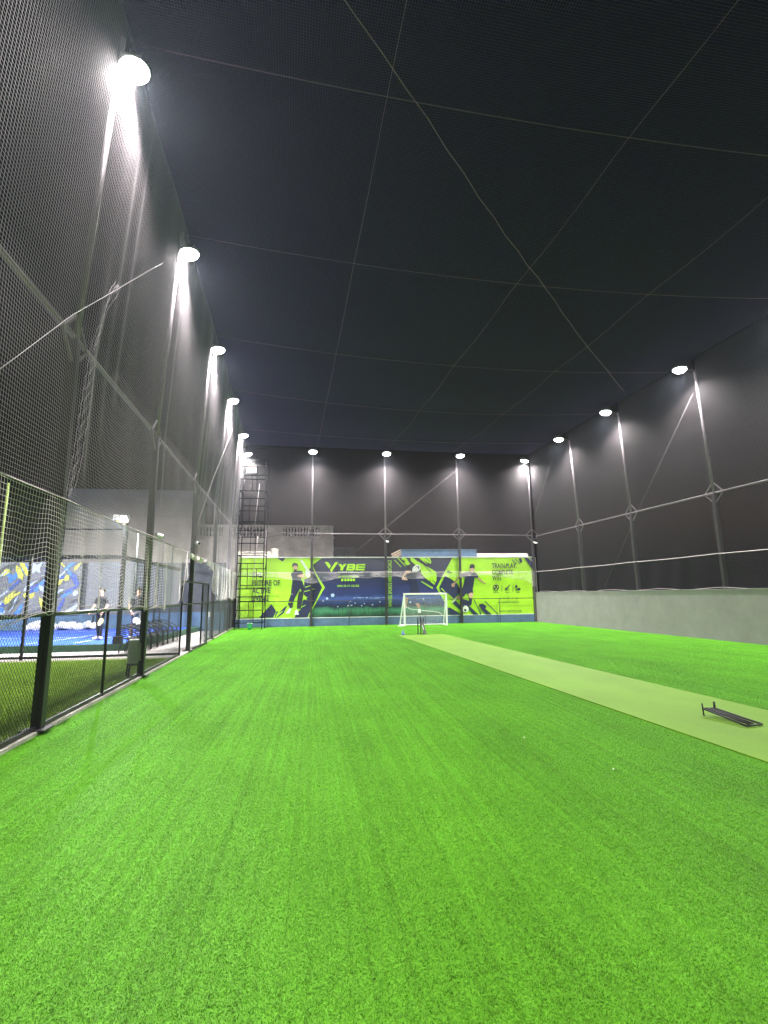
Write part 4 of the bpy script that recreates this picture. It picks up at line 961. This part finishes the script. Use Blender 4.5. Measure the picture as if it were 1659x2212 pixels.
mb = MB(); mb.bar((-13.5, 16.98, PZ), (-13.5, 16.98, 4.0), .11, .11); mb.build('pole', m_black, t)
court_head(t, -13.4, 17.0, 4.17, R(180), 3200); court_head(t, -13.6, 17.05, 4.19, R(-10), 5200)
mb = MB(); mb.tube([(-6.84, 12.0, 0), (-6.84, 12, 4.2)], .022, 8)
tag(mb.build('flag_pole', mat('lime pole', (.42, .55, .14), .5), smooth=True), 'slim lime yellow pole on the lawn at the far left', 'pole')
t = thing('notice_sign', (-5, 25, 0), 'small white notice on a thin white stake by the paving', 'sign')
mb = MB(); mb.box((-4.93, 25, .80), (.15, .02, .24)); mb.build('board', m_white, t, bevel=.004)
mb = MB(); mb.tube([(-4.98, 25.02, 0), (-4.94, 25.02, .8)], .014, 6); mb.build('stake', m_white, t)

# ------------------------------------------------------------------ row of black armchairs on the paving
def armchair():
    t = thing('armchair', (0, 0, 0), 'x', 'chair', 'black armchairs in a row')
    def ct(p, nm, r=.016):
        mb = MB(); mb.tube(p, r, 6); mb.build(nm, m_black, t, smooth=True)
    for s in (-.25, .25):
        ct([(-.34, s, 0), (-.28, s, .42)], 'rear_leg'); ct([(.22, s, 0), (.20, s, .40), (.14, s, .55), (-.02, s, .66), (-.20, s, .74), (-.36, s, .78)], 'arm')
    mb = MB(); mb.box((-.05, 0, .41), (.46, .48, .03), ry=.06); mb.build('seat', m_black, t, bevel=.01)
    mb = MB()
    for i in range(7): mb.box((-.31-.012*i, 0, .47+.055*i), (.012, .46, .035), ry=-.2)
    mb.build('backrest', m_black, t)
    return t
ch0 = armchair()
for i, y in enumerate((16.25, 16.87, 17.5, 18.12, 18.73, 19.34, 20.0)):
    c = ch0 if i == 0 else copy_tree(ch0)
    c.location = (-5.32, y, 0); c.rotation_euler.z = R(3*math.sin(i*2.1))
    c['label'] = 'black armchair on the paving, ' + ('nearest', 'second', 'third', 'middle', 'fifth', 'sixth', 'farthest')[i] + ' in the row'

# ------------------------------------------------------------------ people on the court
m_skin = mat('skin', (.36, .21, .15), .6); m_cloth = mat('dark cloth', (.007, .007, .010), .9, 0, .2, 30); m_hair = mat('hair', (.01, .009, .008), .7)
m_short = mat('grey cloth', (.16, .16, .18), .8, 0, .1, 30); m_shoe = mat('white shoe', (.75, .75, .76), .5)
def person(label, loc, rz, upper, lower, legs, stride, arms):
    J = {'pel': (0, 0, .96, .135), 'wst': (0, 0, 1.12, .125), 'chs': (0, -.01, 1.32, .15), 'nkb': (0, 0, 1.47, .075), 'nk': (0, -.01, 1.53, .055), 'hd': (0, -.03, 1.63, .085), 'hdt': (0, -.02, 1.73, .075)}
    E = [('pel', 'wst'), ('wst', 'chs'), ('chs', 'nkb'), ('nkb', 'nk'), ('nk', 'hd'), ('hd', 'hdt')]
    for s, n in ((-1, 'l'), (1, 'r')):
        st = stride*s; ex, ey, ez, hx, hy, hz = arms[n]
        J.update({n+'hip': (.095*s, 0, .90, .098), n+'kne': (.11*s, -st*.55-.02, .50, .062), n+'ank': (.12*s, -st+.02, .09, .042), n+'toe': (.13*s, -st-.13, .035, .035),
                  n+'sho': (.19*s, 0, 1.42, .062), n+'elb': (ex, ey, ez, .046), n+'wri': (hx, hy, hz, .032), n+'hnd': (hx+.005*s, hy-.05, hz-.06, .034)})
        E += [('pel', n+'hip'), (n+'hip', n+'kne'), (n+'kne', n+'ank'), (n+'ank', n+'toe'), ('chs', n+'sho'), (n+'sho', n+'elb'), (n+'elb', n+'wri'), (n+'wri', n+'hnd')]
    keys = list(J); me = bpy.data.meshes.new('person'); me.from_pydata([J[k][:3] for k in keys], [(keys.index(a), keys.index(b)) for a, b in E], [])
    o = bpy.data.objects.new('person_rig', me); col.objects.link(o); o.modifiers.new('skin', 'SKIN')
    for k, sv in zip(keys, me.skin_vertices[0].data): sv.radius = (J[k][3], J[k][3]*(.78 if k in ('chs', 'wst', 'pel') else 1)); sv.use_root = (k == 'pel')
    sd = o.modifiers.new('sub', 'SUBSURF'); sd.levels = sd.render_levels = 2
    bpy.context.view_layer.update(); dg = bpy.context.evaluated_depsgraph_get(); body = bpy.data.meshes.new_from_object(o.evaluated_get(dg)); bpy.data.objects.remove(o)
    body.materials.clear()
    for m in (m_skin, upper, lower, m_shoe): body.materials.append(m)
    for p in body.polygons:
        z = p.center.z; x = p.center.x; p.use_smooth = True
        armd = abs(x) > .2 and z > .7
        if z > 1.5: i = 0
        elif armd: i = 1 if z > 1.22 else 0
        elif z > .95: i = 1
        elif z > legs: i = 2
        elif z > .10: i = 0
        else: i = 3
        p.material_index = i
    b = bpy.data.objects.new('body', body); col.objects.link(b)
    t = thing('person', (0, 0, 0), label, 'person'); b.parent = t
    mb = MB(); bm = bmesh.new(); bmesh.ops.create_uvsphere(bm, u_segments=14, v_segments=8, radius=.1)
    vs = [(v.co.x*.93, v.co.y*1.05+.0, v.co.z*1.05+1.70) for v in bm.verts]; idx = {v: i for i, v in enumerate(bm.verts)}
    fs = [tuple(idx[v] for v in f.verts) for f in bm.faces if f.calc_center_median().z > -.01 or f.calc_center_median().y > .045]; bm.free()
    mb.add(vs, fs); h = mb.build('hair', m_hair, None, smooth=True); h.parent = t
    mb = MB(); mb.box((0, -.125, 1.635), (.022, .03, .04)); mb.box((-.035, -.108, 1.66), (.022, .012, .012)); mb.box((.035, -.108, 1.66), (.022, .012, .012)); mb.box((0, -.112, 1.585), (.045, .012, .01))
    f_ = mb.build('face_features', mat('face shade', (.16, .08, .06), .6)); f_.parent = t
    for s in (-1, 1):
        n = 'l' if s < 0 else 'r'; a = J[n+'ank']; q = J[n+'toe']
        mb = MB(); mb.box(((a[0]+q[0])/2, (a[1]+q[1])/2+.0, .045), (.095, .27, .085)); sh = mb.build('shoe', m_shoe, None, bevel=.03); sh.parent = t
        # fingers curled from the palm
        hx, hy, hz = J[n+'hnd'][:3]; mb = MB()
        for k in range(4): mb.tube([(hx-.022+.015*k, hy-.01, hz-.01), (hx-.024+.016*k, hy-.025, hz-.06), (hx-.022+.015*k, hy-.002, hz-.085+.006*abs(k-1))], [.009, .008, .006], 5)
        mb.tube([(hx-.03*s, hy, hz+.02), (hx-.045*s, hy-.03, hz-.02), (hx-.035*s, hy-.045, hz-.045)], [.010, .009, .007], 5)
        fg = mb.build('fingers', m_skin, None, smooth=True); fg.parent = t
    t.location = loc; t.rotation_euler.z = rz
    return t
person('person in dark jacket, dark trousers and white shoes standing on the blue court', (-7.4, 19.0, PZ), R(-25), m_cloth, m_cloth, .12, .06,
       {'l': (-.27, -.03, 1.15, -.22, -.20, .98), 'r': (.27, .02, 1.14, .26, -.16, .95)})
person('person in black top and grey shorts walking, half hidden by a fence pole', (-6.1, 18.75, PZ), R(40), m_cloth, m_short, .55, .18,
       {'l': (-.28, .05, 1.15, -.26, -.12, .95), 'r': (.27, -.05, 1.16, .22, -.24, 1.05)})
def racket(loc, rz, label, m):
    t = thing('padel_racket', loc, label, 'racket'); t.rotation_euler = (R(25), R(150), rz)
    n = 16; mb = MB(); mb.prism([(.12*math.cos(2*math.pi*k/n), .14*math.sin(2*math.pi*k/n)) for k in range(n)], -.018, .018); mb.v = [(x, z, y+.30) for x, y, z in mb.v]; a = mb.build('head', m, None, bevel=.006); a.parent = t
    mb = MB(); mb.tube([(0, 0, 0), (0, 0, .18)], .017, 8); b = mb.build('handle', m_black); b.parent = t
def palm(p, hx, hy, hz):
    c, s = math.cos(p[3]), math.sin(p[3]); return (p[0]+hx*c-hy*s, p[1]+hx*s+hy*c, p[2]+hz)
racket(palm((-7.4, 19.0, PZ, R(-25)), .265, -.24, .85), R(-25), 'pale yellow paddle racket held by the person in dark trousers', mat('racket yellow', (.6, .5, .25), .5))
racket(palm((-6.1, 18.75, PZ, R(40)), -.265, -.19, .85), R(40), 'white paddle racket held by the person in grey shorts', m_white)

# ------------------------------------------------------------------ thin haze volume, added for a glow round the lamps
mb = MB(); mb.box((-2, 17, 5.2), (70, 60, 12.4))
hm = bpy.data.materials.new('haze'); hm.use_nodes = True; _t = hm.node_tree
_t.nodes.remove(_t.nodes['Principled BSDF']); _v = _t.nodes.new('ShaderNodeVolumePrincipled')
_v.inputs['Color'].default_value = (.72, .80, 1, 1); _v.inputs['Density'].default_value = .0008; _v.inputs['Anisotropy'].default_value = .62
_t.links.new(_v.outputs[0], [n for n in _t.nodes if n.type == 'OUTPUT_MATERIAL'][0].inputs['Volume'])
hz = mb.build('haze', hm); tag(hz, 'thin pale haze added over the whole field for lamp glow', 'haze', kind='stuff')
